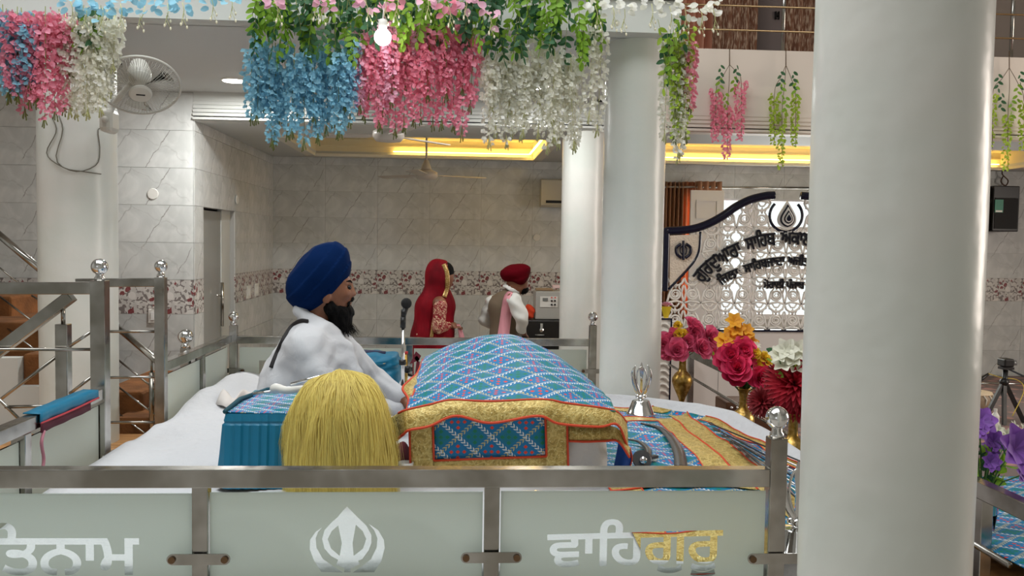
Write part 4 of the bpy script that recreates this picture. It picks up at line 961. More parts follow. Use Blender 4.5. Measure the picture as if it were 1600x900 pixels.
# ------------------------------------------------------------------ woman in red by the back wall
YW = 7.8
def w_(x, y, dy=0): return tuple(P(x, y, YW+dy))
wx = w_(678, 500)[0]
wo = thing('person', (wx, YW, 0), 'standing woman in a red and gold bridal veil and dress, hands clasped over pink cloth', 'person')
WH = w_(708, 509, -.06); f1, t1 = fingers(WH, (1, -.1, -.25), (0, 1, .3), L=.07)
def f_wbody(p):
    d = blend([ell(p, w_(694, 432), (.085, .075, .115)), cone(p, w_(693, 445), w_(690, 462), .05, .055), cone(p, w_(688, 480), w_(684, 520), .12, .11), cone(p, w_(686, 473, -.13), w_(690, 473, .13), .055, .055), cone(p, w_(684, 520), (wx, YW, .75), .12, .13)], .04)
    d = smin(d, cone(p, w_(704.5, 432), w_(707, 437), .009, .012), .01)
    for s in (-1, 1):
        d = smin(d, np.minimum(cone(p, w_(688, 476, s*.15), w_(684, 512, s*.17), .045, .04), cone(p, w_(684, 512, s*.17), w_(703, 508, s*.05), .038, .026)), .03)
        d = smin(d, np.minimum(cone(p, (wx, YW+s*.08, .75), (wx, YW+s*.08, .45), .07, .05), cone(p, (wx, YW+s*.08, .45), (wx, YW+s*.08, .06), .05, .035)), .03)
        d = smin(d, cone(p, (wx, YW+s*.08, .045), (wx+.15, YW+s*.08, .035), .035, .028), .02)
    d = np.minimum(d, hand(p, w_(702, 508, -.06), WH, f1, t1, .0075)); return np.minimum(d, hand(p, w_(702, 509, .03), V(*WH)+V(.005, .05, 0), [(V(*a)+V(.005, .05, .004), V(*b_)+V(.005, .05, .004), V(*c)+V(.005, .05, .004)) for a, b_, c in f1], [V(*a)+V(.005, .05, .004) for a in t1], .0075))
sdf('body', f_wbody, (wx-.3, YW-.3, .004), (wx+.32, YW+.3, 1.68), .0125, SKIN, wo)
def f_red(b):
    (x, y, z), v = coord('Object'); d = vor(v, 9); n = noise(v, 26, 2, 2)
    c = mixc(ss(noise(v, 5, 3), .3, .7), lin(92, 4, 18), lin(134, 10, 28))
    return {'Base Color': mixc((d < .07)*.8, c, lin(216, 176, 150)), 'Normal': bump(noise(comb(x*10, y*10, z*1.5), 2, 3), .5, .03)}
REDV = mat('crimson_veil', (140, 12, 30), .7, Specular_IOR_Level=.15, fn=f_red)
def f_emb_red(b):
    (x, y, z), v = coord('Object'); w = ab(noise(v, 16, 2, 2.5)-.5)
    return {'Base Color': mixc((w < .035), lin(140, 14, 32), lin(222, 190, 160))}
REDE = mat('crimson_embroidered_sleeve', (140, 14, 32), .5, fn=f_emb_red)
def f_veil(p):
    d = blend([ell(p, w_(687, 428), (.125, .115, .135)), cone(p, w_(685, 440), w_(675, 480), .105, .13), cone(p, w_(675, 480), w_(670, 530), .13, .15), cone(p, w_(670, 530), (w_(666, 560)[0], YW, .62), .15, .19)], .06)
    d = d+.006*np.sin(30*p[..., 0]+24*p[..., 1]+4*p[..., 2])
    nrm = np.array((cos(.35), 0, sin(.35)*.35)); cut = (p-V(*w_(702, 430)))@np.array((1, 0, .12))
    cut2 = (p-V(*w_(690, 480)))@np.array((1, 0, .35)) 
    return smax(d, np.where(p[..., 2] > w_(0, 465)[2], cut, np.minimum(cut2, 9)), .01)
sdf('veil', f_veil, (wx-.45, YW-.3, .5), (wx+.2, YW+.3, 1.72), .0135, REDV, wo)
sdf('dress', lambda p: blend([cone(p, w_(691, 458), w_(688, 475), .07, .125), cone(p, w_(687, 475), w_(685, 520), .13, .13), cone(p, w_(685, 520), (wx, YW, .7), .13, .2), cone(p, (wx, YW, .7), (wx, YW, .12), .2, .33)], .05)+.01*np.sin(14*np.arctan2(p[..., 1]-YW, p[..., 0]-wx))*np.clip(1-p[..., 2], 0, 1), (wx-.4, YW-.4, .02), (wx+.42, YW+.4, 1.5), .018, REDV, wo)
sdf('sleeve', lambda p: np.minimum(np.minimum(cone(p, w_(688, 478, -.15), w_(685, 512, -.17), .06, .056), cone(p, w_(685, 512, -.17), w_(698, 509, -.08), .054, .042)), np.minimum(cone(p, w_(688, 478, .15), w_(685, 512, .17), .06, .056), cone(p, w_(685, 512, .17), w_(698, 509, .06), .054, .042))), (wx-.2, YW-.28, .95), (wx+.22, YW+.28, 1.36), .011, REDE, wo)
TRIM = mat('gold_sequin_trim', (206, 176, 116), .35, .5, fn=lambda b: {'Base Color': mixc((vor(coord('Object')[1], 90) < .3), lin(176, 142, 84), lin(236, 214, 160))})
sdf('hair', lambda p: ell(p, w_(695, 424), (.08, .08, .085)), (wx-.1, YW-.12, 1.4), (wx+.26, YW+.12, 1.7), .009, HAIRB, wo)
def trimline(pts, r, fn=f_veil):
    q = [Vector(hit(fn, x, y, YW-.4, YW+.2)) for x, y in pts]; b = MB(); b.tube(crom([a+Vector((.006, -.008, 0)) for a in q], 30), r, 8, flat=.5, up=(0, 1, 0)); b.build('gold_trim', TRIM, wo, smooth=True)
trimline([(692, 413), (697, 425), (698, 440), (697, 452), (693, 464)], .02); trimline([(687, 467), (681, 480), (677, 500), (673, 527)], .015)
for k in range(4):
    b = MB(); c = V(*w_(697+1.6*k, 508, -.075)); b.tube([tuple(c+V(.004*cos(a)*.3, .033*cos(a), .033*sin(a))) for a in np.linspace(0, 2*pi, 18)[:-1]], .005, 6, closed=True); b.build('bangle', TRIM, wo, smooth=True)
PINK = mat('pink_stole_cloth', (232, 160, 172), .75, fn=lambda b: {'Normal': bump(noise(comb(coord('Object')[0][0]*14, coord('Object')[0][1]*14, coord('Object')[0][2]*2), 3, 2), .5, .02)})
pk = thing('pink_cloth', w_(716, 520, -.06), 'end of the pink cloth held in the hands of the woman in red', 'cloth')
A = np.stack([crom([w_(x, y, -.07) for x, y in ((713, 507), (716, 515), (717, 530), (716, 560))], 14), crom([w_(x, y, -.05) for x, y in ((718, 507), (722, 516), (726, 530), (728, 560))], 14)]); cloth('fold', A, PINK, pk, .006)
# ------------------------------------------------------------------ man with the red turban
gx = w_(787, 500)[0]
gm = thing('person', (gx, YW, 0), 'standing man seen from behind with dark red turban, brown waistcoat and pink stole', 'person')
GH = w_(818, 520, -.1); f2, t2_ = fingers(GH, (.6, .5, -.6), (0, 1, 0), L=.075)
def f_gbody(p):
    d = blend([ell(p, w_(808, 436), (.095, .08, .115)), ell(p, w_(814, 448), (.06, .06, .06)), cone(p, w_(804, 447), w_(799, 462), .055, .06), cone(p, w_(787, 480), w_(788, 525), .11, .105), cone(p, w_(780, 470, .12), w_(800, 468, -.14), .06, .06), cone(p, w_(788, 525), (gx, YW, .9), .13, .14)], .04)
    d = smin(d, cone(p, w_(820, 438, .01), w_(823, 443, .01), .009, .012), .01)
    for s, e_, h in ((1, w_(758, 500, .15), w_(775, 512, .25)), (-1, w_(815, 495, -.2), w_(814, 518, -.12))):
        sh_ = w_(770, 470, .15) if s > 0 else w_(803, 468, -.16)
        d = smin(d, np.minimum(cone(p, sh_, e_, .05, .042), cone(p, e_, h, .04, .028)), .03)
        d = smin(d, np.minimum(cone(p, (gx, YW+s*.09, .9), (gx+.02, YW+s*.09, .5), .085, .06), cone(p, (gx+.02, YW+s*.09, .5), (gx, YW+s*.09, .06), .055, .04)), .03)
        d = smin(d, cone(p, (gx, YW+s*.09, .05), (gx+.17, YW+s*.06, .035), .04, .03), .02)
    return np.minimum(d, hand(p, w_(814, 516, -.12), GH, f2, t2_, .009))
sdf('body', f_gbody, (gx-.3, YW-.3, .004), (gx+.32, YW+.34, 1.68), .0125, SKIN, gm)
GF = np.array([Vector((1, 0, .12)).normalized(), Vector((0, 1, 0)), Vector((-.12, 0, 1)).normalized()]).T
def f_gturb(p):
    q = (p-V(*w_(806, 427)))@GF; d = ell(p, w_(805, 427), (.132, .118, .078), GF); d = smin(d, ell(p, w_(818, 420), (.055, .07, .035), GF), .03); d = smin(d, ell(p, w_(812, 437), (.06, .1, .06)), .04)
    return d-.005*(((q[..., 2]*26-np.abs(q[..., 0])*9+q[..., 1]*5)/2/pi*3 % 1)**1.5)
sdf('turban', f_gturb, (gx-.1, YW-.16, 1.4), (gx+.3, YW+.16, 1.72), .008, mat('maroon_turban_cloth', (92, 2, 16), .9, Specular_IOR_Level=.1), gm)
sdf('beard', lambda p: blend([ell(p, w_(817, 452), (.05, .06, .045)), ell(p, w_(810, 446, -.04), (.03, .03, .04))], .02)+.003*np.sin(150*p[..., 0])*np.sin(130*p[..., 1]), (gx+.02, YW-.12, 1.3), (gx+.3, YW+.12, 1.55), .009, HAIRB, gm)
WA = mat('brown_waistcoat_wool', (112, 96, 78), .85)
def f_vest(p):
    d = blend([cone(p, w_(797, 460), w_(787, 480), .065, .125), cone(p, w_(787, 480), w_(788, 528), .125, .12), cone(p, w_(778, 472, .11), w_(799, 470, -.12), .07, .07), cone(p, w_(788, 528), (gx, YW, .82), .12, .15)], .05)
    return smax(d, -cone(p, w_(803, 440), w_(801, 457), .07, .058), .01)
sdf('waistcoat', f_vest, (gx-.3, YW-.3, .7), (gx+.3, YW+.3, 1.5), .0125, WA, gm)
SH = mat('white_satin_shirt', (222, 222, 218), .5)
def f_sleeve(p):
    a = np.minimum(cone(p, w_(803, 470, -.16), w_(815, 495, -.2), .068, .062), cone(p, w_(815, 495, -.2), w_(815, 514, -.13), .06, .045))
    c = np.minimum(cone(p, w_(770, 472, .15), w_(758, 500, .15), .066, .06), cone(p, w_(758, 500, .15), w_(773, 510, .24), .058, .045))
    k = np.abs(cone(p, w_(797, 455), w_(802, 451), .075, .072))-.008; k = np.maximum(k, np.abs((p-V(*w_(800, 453)))@V(.5, 0, .85))-.02)
    return np.minimum(np.minimum(a, c)+.005*np.sin(60*p[..., 2]+30*p[..., 0]), k)
sdf('shirt', f_sleeve, (gx-.32, YW-.32, .98), (gx+.3, YW+.36, 1.52), .0115, SH, gm)
sdf('trousers', lambda p: np.minimum(cone(p, (gx, YW+.09, .9), (gx, YW+.09, .08), .12, .08), cone(p, (gx, YW-.09, .9), (gx, YW-.09, .08), .12, .08)), (gx-.2, YW-.3, .06), (gx+.2, YW+.3, 1.05), .02, mat('cream_trousers', (196, 186, 166), .8), gm)
ps = thing('pink_stole', w_(790, 500, -.16), 'long pink stole hanging down the back over the brown waistcoat', 'stole')
cc = [(800, 457), (793, 457), (787, 466), (784, 480), (781, 500), (777, 528)]; ee = [(812, 467), (807, 461), (803, 470), (801, 483), (798, 500), (795, 528)]
A = np.stack([crom([Vector(hit(f_vest, x, y, YW-.4, YW+.3))+Vector((0, -.014, .004)) for x, y in q_], 30) for q_ in (cc, [((a[0]+c[0])/2, (a[1]+c[1])/2) for a, c in zip(cc, ee)], ee)]); A[1, :, 1] -= .012; cloth('stole_cloth', A, PINK, ps, .008)
# ================================================================== flowers
def petal(b, o, d, n, L, Wd, cup=.3, curl=.2, m_=3, k_=2, rd=.86):
    """petal from o along d, normal n"""
    o, d, n = V(*o), V(*d), V(*n); d = d/np.linalg.norm(d); n = n-d*(n@d); n = n/(np.linalg.norm(n)+1e-9); s = np.cross(d, n); A = []
    for i in range(m_+1):
        t = i/m_; w = Wd*math.sin(pi*min(.97, .12+t*rd))**.7; row = []
        for j in range(k_+1):
            u = j/k_*2-1; row.append(o+d*L*t+s*u*w/2+n*(cup*w*.5*u*u+curl*L*t*t))
        A.append(row)
    b.grid(A)
LEAFD = [thin('bright_green_leaf', (136, 178, 56), (150, 194, 60), .45), thin('dark_green_leaf', (52, 98, 62), (60, 112, 60), .3), thin('lime_leaf', (160, 190, 60), (170, 200, 70), .45)]
FCOL = {'blue': thin('sky_blue_petal', (152, 206, 226), (158, 210, 230), .45), 'pink': thin('rose_pink_petal', (248, 156, 178), (248, 156, 178), .45), 'white': thin('ivory_petal', (248, 247, 232), (248, 246, 228), .45), 'green': thin('lime_petal', (176, 202, 70), (180, 206, 80), .4), 'pale': thin('pale_pink_petal', (248, 186, 208), (248, 186, 208), .4)}
STEM = mat('olive_stem', (120, 128, 70), .7); TWIG = mat('brown_twig', (104, 84, 62), .8); BUD = mat('cream_bud', (238, 232, 206), .5)
def strand_mesh(seed, n=84, R=.036):
    r = np.random.default_rng(seed); b = MB()
    for i in range(n):
        t = (i+.5)/n; a = i*2.4+r.normal()*.5; z = -t+r.normal()*.008; rad = R*(1-.5*t*t)*(.55+.55*r.random()); c = V(rad*cos(a), rad*sin(a), z*1.0)
        out = V(cos(a), sin(a), -.25+.5*r.normal()*.6); sz = .031*(1.08-.4*t)*(.8+.4*r.random())
        sd = V(-sin(a), cos(a), 0)
        q1 = r.normal(size=3)*.35; petal(b, c, sd*.8+V(0, 0, -.7)+out*.35+q1, out+q1[::-1], sz, sz*.9, .5, .25, 2, 2); petal(b, c, -sd*.8+V(0, 0, -.35)+out*.4-q1, out-q1, sz*.9, sz*.8, .5, .3, 2, 2)
    return b
STR = {}
for col in FCOL:
    STR[col] = []
    for k in range(5):
        b = strand_mesh(k*17+len(col)*5, 84 if col != 'green' else 52, .038 if col not in ('green',) else .026)
        # unit length along -z: squeeze petals along z is avoided by building at z*L later
        me = (b, None); STR[col].append(b)
def strand_obj(col, k, L):
    key = (col, k, round(L, 2))
    if key in CACHE: return CACHE[key]
    src = STR[col][k]; q = np.array(src.v); n = len(q)//18; q = q.reshape(-1, 9, 3); c = q.mean(1, keepdims=True)
    zc = q[:, 0:1, 2:3]*(L-1); q = q.copy(); q[..., 2:3] += zc; r = MB(); r.v = [tuple(p) for p in q.reshape(-1, 3)]; r.f = src.f
    me = r.mesh('florets'); fin(me, FCOL[col], True)
    s = MB(); s.tube([(0, 0, .02), (.004, 0, -L*.5), (-.003, .003, -L)], [.0022, .0018, .001], 5)
    for j in range(5): a = j*1.3; s.tube([(0, 0, -L+.01*j), (.012*cos(a), .012*sin(a), -L-.02-.006*j)], [.001, .0035], 5)
    sm = s.mesh('stem'); fin(sm, STEM if col != 'white' else mat('pale_stem', (196, 196, 140), .7), True); CACHE[key] = (me, sm); return CACHE[key]
CACHE = {}
def wisteria(col, x, y0, y1, Y, label, group):
    a = P(x, y0, Y); e_ = P(x, y1, Y); L = round(max(.12, a.z-e_.z-.03)/.06)*.06; k = int(rng.integers(0, 5)); me, sm = strand_obj(col, k, L)
    o = link('wisteria_strand', None); o.location = a; o.rotation_euler = (rng.normal()*.03, rng.normal()*.03, rng.random()*6.28); tag(o, label, 'flower strand', group)
    f = link('florets', me, o); f['kind'] = 'stuff'; link('stem', sm, o); return o
YG = 4.88
COLN = {'blue': 'sky-blue', 'pink': 'rose-pink', 'white': 'ivory-white', 'green': 'lime-green', 'pale': 'pale pink'}
def swath(col, xs, tops, bots, grp, where, Y=YG, depth=.09, jit=7):
    for i, x in enumerate(xs):
        t0 = np.interp(x, *zip(*tops))+rng.normal()*jit; b0 = np.interp(x, *zip(*bots))+rng.normal()*jit
        wisteria(col, x+rng.normal()*2, t0, b0, Y+(rng.random()-.75)*depth, '%s artificial wisteria strand hanging %s' % (COLN[col], where), grp)
swath('blue', np.linspace(394, 552, 13), [(390, 62), (460, 78), (556, 60)], [(390, 195), (420, 222), (480, 226), (530, 215), (556, 205)], 'blue wisteria under the beam', 'under the beam beside the pink ones')
swath('blue', np.linspace(410, 540, 6), [(390, 110), (556, 100)], [(390, 178), (556, 190)], 'blue wisteria under the beam', 'under the beam beside the pink ones')
swath('pink', np.linspace(572, 742, 12), [(560, 75), (600, 70), (660, 55), (745, 60)], [(560, 190), (585, 218), (640, 212), (690, 190), (720, 218), (745, 180)], 'pink wisteria under the beam', 'between the blue and the white ones')
swath('pink', np.linspace(585, 725, 6), [(560, 60), (660, 40), (745, 40)], [(560, 150), (745, 160)], 'pink wisteria under the beam', 'between the blue and the white ones')
swath('pale', [566, 600, 612, 655, 700], [(560, 45), (700, 30)], [(560, 185), (612, 160), (700, 110)], 'pale pink wisteria by the lit bulb', 'close to the lit bulb')
swath('white', np.linspace(762, 905, 12), [(755, 80), (830, 62), (905, 90)], [(755, 220), (790, 218), (850, 222), (880, 236), (905, 215)], 'white wisteria under the beam', 'under the beam beside the white column')
swath('white', np.linspace(772, 890, 6), [(755, 95), (905, 100)], [(755, 165), (905, 180)], 'white wisteria under the beam', 'under the beam beside the white column')
swath('white', [927, 938], [(900, 56), (945, 50)], [(900, 200), (945, 215)], 'white wisteria against the middle column', 'against the middle column edge')
swath('white', [1046, 1056, 1066, 1076], [(1040, 62), (1085, 64)], [(1040, 222), (1060, 238), (1085, 205)], 'mixed garland beside the middle column', 'in the mixed garland right of the middle column', depth=.05)
swath('green', [1052, 1060, 1068, 1074], [(1040, 60), (1085, 60)], [(1040, 200), (1085, 225)], 'mixed garland beside the middle column', 'in the mixed garland right of the middle column', depth=.05)
swath('pink', [1079], [(1040, 66), (1085, 66)], [(1040, 170), (1085, 180)], 'mixed garland beside the middle column', 'in the mixed garland right of the middle column', depth=.03)
YG2 = 4.72
swath('blue', [3, 12, 24, 34, 44, 30, 14], [(0, 25), (60, 35)], [(0, 150), (60, 145)], 'blue wisteria over the left column', 'over the left column beside the wall fan', YG2)
swath('pink', np.linspace(16, 102, 10), [(0, 25), (60, 22), (105, 25)], [(0, 140), (50, 178), (90, 182), (105, 120)], 'pink wisteria over the left column', 'over the left column beside the wall fan', YG2)
swath('white', np.linspace(102, 178, 10), [(90, 30), (180, 30)], [(90, 180), (140, 185), (165, 160), (180, 110)], 'white wisteria over the left column', 'over the left column beside the wall fan', YG2)
# compound leaf sprays along the top of the garland; every leaf a part
def leafmesh(i, L=.046):
    b = MB(); petal(b, (0, 0, 0), (0, 0, -1), (0, -1, 0), L, L*.55, .25, .12, 4, 2); me = b.mesh('leaf'); fin(me, LEAFD[i], True); return me
LM = [leafmesh(0), leafmesh(1), leafmesh(2)]
def stemmesh(L, m_=STEM):
    b = MB(); b.tube([(0, 0, 0), (.004, -.006, -L*.5), (0, 0, -L)], .0016, 5); me = b.mesh('stem'); fin(me, m_, True); return me
SM = stemmesh(.2)
def spray(x, y, Y, ci, label, group, n=7, s=1):
    o = link('leaf_spray', None); o.location = P(x, y, Y); o.rotation_euler = (rng.normal()*.12, rng.normal()*.22, rng.random()*6.28); o.scale = (s, s, s); tag(o, label, 'leaf spray', group)
    link('stem', SM, o)
    for k in range(n):
        sg = -1 if k % 2 else 1; z = -.05-.15*(k//2)/max(1, (n-1)//2); l = link('leaf', LM[ci], o); l.location = (0, 0, z)
        l.rotation_euler = (rng.normal()*.3, sg*(.95+.25*rng.normal()) if k < n-1 else 0, rng.normal()*.7)
    return o
for i in range(165):
    x = 395+545*((i*.618) % 1)+rng.normal()*6; ci = 0 if rng.random() < .55 else 1; y = rng.choice([-36, -26, -16, -4, 8, 20, 34]) if x < 570 or x > 750 else rng.choice([-35, -20, -5, 8]); 
    if 575 < x < 625: y = -34
    spray(x, y+rng.normal()*4, YG-.03-.1*rng.random(), ci, '%s leaf spray in the garland above the hanging flowers' % ('bright green' if ci == 0 else 'dark green'), '%s leaves along the beam' % ('bright' if ci == 0 else 'dark'), 11)
for i in range(9):
    ci = (1, 0, 2)[i % 3]; spray(1050+rng.normal()*12, 12+9*i, YG-.04-.05*rng.random(), ci, '%s leaf spray at the top of the garland right of the middle column' % ('dark green', 'bright green', 'lime green')[(0, 1, 2)[i % 3]], 'leaves of the garland right of the middle column %d' % (i % 3), 7)
for i in range(5): spray(122+9*i, 2+6*(i % 3), YG2-.05, i % 2, '%s leaf spray above the white flowers by the wall fan' % ('bright green' if i % 2 == 0 else 'dark green'), 'leaves above the left column %d' % (i % 2), 6)
# upper blossoms with white bud stalks
def blossom_spray(x, y, col, Y, label, group, drop=.09):
    c = P(x, y, Y); o = thing('blossom_spray', tuple(c), label, 'blossom spray', group)
    b = MB(); r_ = rng
    for k in range(9):
        a = k*.7+r_.random(); petal(b, tuple(c+Vector((.03*cos(a), .02*sin(a), .025*r_.normal()))), (cos(a), .6*sin(a)-.4, -.5+.6*r_.normal()), (0, -1, .4), .042, .036, .4, .15, 3, 2)
    tag(b.build('petals', FCOL[col], o, smooth=True), kind='stuff')
    b = MB(); e_ = c+Vector((.01*r_.normal(), -.01, -drop)); b.tube([tuple(c), tuple((c+e_)/2+Vector((.006, 0, 0))), tuple(e_)], .002, 5)
    for k in range(4): q = e_+Vector((.018*cos(k*2.1), .01*sin(k*2.1), -.012-.012*k)); b.tube([tuple(e_+Vector((0, 0, .03-.012*k))), tuple(q)], .0013, 5)
    b.build('stalk', mat('pale_stem', (196, 196, 140), .7), o, smooth=True)
    for k in range(4):
        q = e_+Vector((.018*cos(k*2.1), .01*sin(k*2.1), -.012-.012*k)); b = MB(); b.ball(tuple(q), .0065, 8, (.8, .8, 1.4)); b.build('bud', BUD, o, smooth=True)
for x, y, c in [(110, 2, 'blue'), (135, 10, 'blue'), (160, 12, 'blue'), (188, 6, 'blue'), (226, 10, 'blue'), (262, 6, 'blue'), (285, 4, 'blue'), (330, -4, 'blue'), (360, -6, 'blue')]:
    blossom_spray(x, y, c, 4.6, 'sky-blue blossom spray with cream buds drooping above the wall fan', 'blue blossoms above the wall fan', .075)
for x, y, c in [(428, 0, 'pale'), (495, -2, 'pale'), (508, 0, 'pale'), (568, -2, 'pale'), (602, 0, 'pale'), (622, 0, 'pink'), (668, -4, 'pale'), (728, -4, 'pale'), (764, 20, 'pale'), (700, 8, 'pink')]:
    blossom_spray(x, y, c, 4.66, '%s blossom spray with cream buds in front of the green leaves' % COLN[c], '%s blossoms before the leaves' % COLN[c], .075)
for x, y in [(930, 8), (957, 8), (976, 14), (1018, 6), (1046, 10), (1070, 12), (1096, 16), (1114, 14)]:
    blossom_spray(x, y, 'white', 4.7, 'ivory-white blossom spray with buds at the top of the middle column', 'white blossoms over the middle column', .085)
# sprigs hung on the parapet
def sprig(x, y, col, parts, leaves, label):
    Y = YL-.05; o = thing('wisteria_sprig', tuple(P(x, y, Y)), label, 'flower sprig')
    b = MB(); fk = P(x, y+26, Y); b.tube([tuple(P(x, y, Y)), tuple(fk)], .004, 6)
    for sx, s0, s1 in parts: b.tube(crom([fk, (fk+P(sx, s0, Y))/2+Vector((0, -.01, .01)), P(sx, s0, Y), P(sx, s1, Y-.01)], 14), .0025, 5)
    b.build('twig', TWIG, o, smooth=True)
    for sx, s0, s1 in parts:
        a = P(sx, s0, Y-.03); L = round((a.z-P(sx, s1, Y-.03).z)/.06)*.06; me, sm = strand_obj(col, int(rng.integers(0, 5)), L); f = link('florets', me, o); f['kind'] = 'stuff'; f.location = a-o.location; f.rotation_euler = (0, 0, rng.random()*6)
    for lx, ly, ci in leaves:
        for k in range(5):
            l = link('leaf', LM[ci], o); l.location = P(lx, ly, Y-.03)-o.location+Vector((0, 0, -.03*k+.03)); l.rotation_euler = (rng.normal()*.2, (1 if k % 2 else -1)*.9, rng.normal()*.4)
sprig(1140, 75, 'pink', [(1119, 140, 216), (1137, 166, 250), (1158, 127, 216)], [(1126, 108, 1), (1151, 108, 1), (1125, 128, 0), (1147, 126, 0), (1134, 152, 0)], 'sprig of pink wisteria with leaves pinned to the cream parapet')
sprig(1228, 76, 'green', [(1210, 145, 222), (1222, 172, 260), (1243, 148, 230)], [(1220, 118, 1), (1240, 118, 1), (1222, 132, 0), (1244, 130, 0), (1228, 158, 0)], 'sprig of lime-green wisteria with leaves pinned beside the big near column')
sprig(1577, 80, 'green', [(1551, 146, 232), (1575, 178, 268), (1600, 156, 236)], [(1560, 122, 1), (1594, 118, 1), (1565, 152, 1), (1590, 138, 0), (1581, 163, 0)], 'sprig of lime-green wisteria hanging above the black wall boxes')
# bright bulb among the flowers
c = P(598, 58, 4.62); t = thing('light_bulb', tuple(c), 'round white lit bulb glowing among the pink flowers', 'lamp')
b = MB(); b.ball(tuple(c), .043, 20); b.build('globe', emit('bulb_glow', (255, 252, 248), 25), t, smooth=True)
b = MB(); b.lathe([(.018, .04), (.022, .05), (.022, .085), (.012, .09)], 16, tuple(c)); b.build('socket', WHITE, t, smooth=True)
b = MB(); b.tube([tuple(c+Vector((0, 0, .088))), tuple(c+Vector((0, .1, .2))), (c.x, 4.92, c.z+.3)], .004, 6); b.build('flex', WHITE, t, smooth=True)
# ================================================================== vases and bouquets
BRASS = mat('engraved_brass', (176, 138, 66), .36, 1, fn=lambda b: {'Base Color': mixc(ss(noise(coord('Object')[1], 30, 3), .4, .65), lin(160, 126, 60), lin(206, 174, 106)), 'Normal': bump(vor(coord('Object')[1], 90), .15, .004)})
PR = [(.03, 0), (.052, .004), (.055, .02), (.035, .035), (.016, .06), (.014, .075), (.03, .12), (.062, .19), (.076, .235), (.074, .262), (.055, .295), (.032, .315), (.027, .34), (.026, .39), (.032, .425), (.046, .445), (.05, .452), (.044, .452), (.024, .42)]
def vase(x, ymouth, X_, z0, label):
    c = PX(x, ymouth, X_); s = (c.z-z0)/.452; b = MB(); b.lathe([(r*s, z*s) for r, z in PR], 36); o = b.build('brass_vase', BRASS, None, smooth=True); o.location = (c.x, c.y, z0); tag(o, label, 'vase'); return c
def rose_mesh(m_, R=.055, n=20, op=1.0):
    b = MB()
    for k in range(n):
        a = k*2.4; t = k/n; r0 = R*.12*t; tilt = .15+op*1.0*t; d = V(cos(a)*sin(tilt), sin(a)*sin(tilt), cos(tilt)); nn = -V(cos(a), sin(a), -.1); L = R*(.62+.45*t); petal(b, (r0*cos(a), r0*sin(a), -.01-.01*t), d, nn, L, R*(.6+.75*t), .5, -.3*t, 4, 4, .7)
    me = b.mesh('rose'); fin(me, m_, True); return me
def lily_mesh(m_, R=.06, n=6, w=.55):
    b = MB()
    for k in range(n): a = k*2*pi/n; petal(b, (0, 0, 0), (cos(a)*.8, sin(a)*.8, .6), (-cos(a)*.6, -sin(a)*.6, .8), R, R*w, .35, -.3, 4, 2)
    me = b.mesh('lily'); fin(me, m_, True); return me
def dahlia_mesh(m_, R=.1, n=110):
    b = MB()
    for k in range(n): a = k*2.4; t = math.sqrt(k/n); ph = .1+1.65*t; petal(b, (0, 0, 0), (cos(a)*sin(ph), sin(a)*sin(ph), cos(ph)), (-cos(a), -sin(a), .5), R*(.7+.3*t), R*.2, .6, -.1, 4, 2)
    me = b.mesh('dahlia'); fin(me, m_, True); return me
RP, RR, RY = rose_mesh(thin('deep_pink_rose', (240, 104, 146), None, .2)), rose_mesh(thin('magenta_rose', (226, 50, 100), None, .18), .062), rose_mesh(thin('yellow_rose', (250, 206, 60), None, .25), .034, 14)
LO, LWh = lily_mesh(thin('orange_lily', (252, 172, 40), None, .3), .072, 6, .8), lily_mesh(thin('white_lily', (232, 230, 214), None, .3), .085, 6, .8)
DH = dahlia_mesh(thin('crimson_dahlia', (176, 14, 42), None, .15), .13); DHs = dahlia_mesh(thin('dark_crimson_dahlia', (130, 6, 24), None, .12), .1, 80)
COS = lily_mesh(thin('purple_cosmos', (146, 92, 190), (130, 70, 170), .3), .06, 7, .85); COSW = lily_mesh(thin('cream_small_flower', (238, 234, 210), None, .3), .028, 6)
def bouquet(c, lst, label, Y0, leaves=10, lx=(0, 0, 40, 30)):
    o = thing('bouquet', tuple(c), label, 'bouquet'); b = MB()
    for nm, me, x, y, dy, s in lst:
        q = P(x, y, Y0+dy); f = link(nm, me, o); f.location = q-Vector(c); f.scale = (s, s, s)
        out = (q-Vector(c)); out = Vector((out.x*1.6+.04*rng.normal(), -.55+.2*rng.normal(), max(.05, out.z*.9)*.9+.1)).normalized(); f.rotation_euler = out.to_track_quat('Z', 'Y').to_euler()
        b.tube([tuple(Vector(c)+Vector((0, 0, -.05))), tuple((Vector(c)*.5+q*.5)+Vector((0, 0, .01))), tuple(q)], .003, 5)
    b.build('stems', mat('green_stem', (70, 110, 50), .6), o, smooth=True)
    for k in range(leaves):
        x, y = lx[0]+lx[2]*(rng.random()*2-1), lx[1]+lx[3]*(rng.random()*2-1); l = link('leaf', LM[1 if k % 2 else 0], o); l.location = P(x, y, Y0-.02+.06*rng.random())-Vector(c); l.rotation_euler = (rng.normal()*.8, rng.normal()*1.2, rng.normal()*2); l.scale = (1.3, 1.3, 1.3)
XV = 1.67
c1 = vase(1067, 551, XV, .58, 'brass vase holding pink roses beside the middle column')
bouquet(c1, [('rose', RP, x, y, dy, s) for x, y, dy, s in ((1036, 538, 0, 1.5), (1058, 547, -.07, 1.55), (1055, 529, 0, 1.4), (1074, 534, -.03, 1.4), (1086, 522, 0, 1.5), (1085, 508, .04, 1.5), (1098, 544, -.05, 1.55), (1112, 527, 0, 1.5), (1111, 547, .04, 1.3), (1042, 552, .05, 1.1))]+[('yellow_flower', RY, 1059, 507, 0, 1), ('yellow_flower', RY, 1061, 520, -.03, 1.2), ('yellow_flower', RY, 1068, 521, -.03, 1.1)], 'bouquet of deep pink roses with a few yellow buds in a brass vase', c1.y, 8, (1075, 545, 35, 14))
c2 = vase(1162, 606, XV, .60, 'brass vase holding magenta roses and orange lilies')
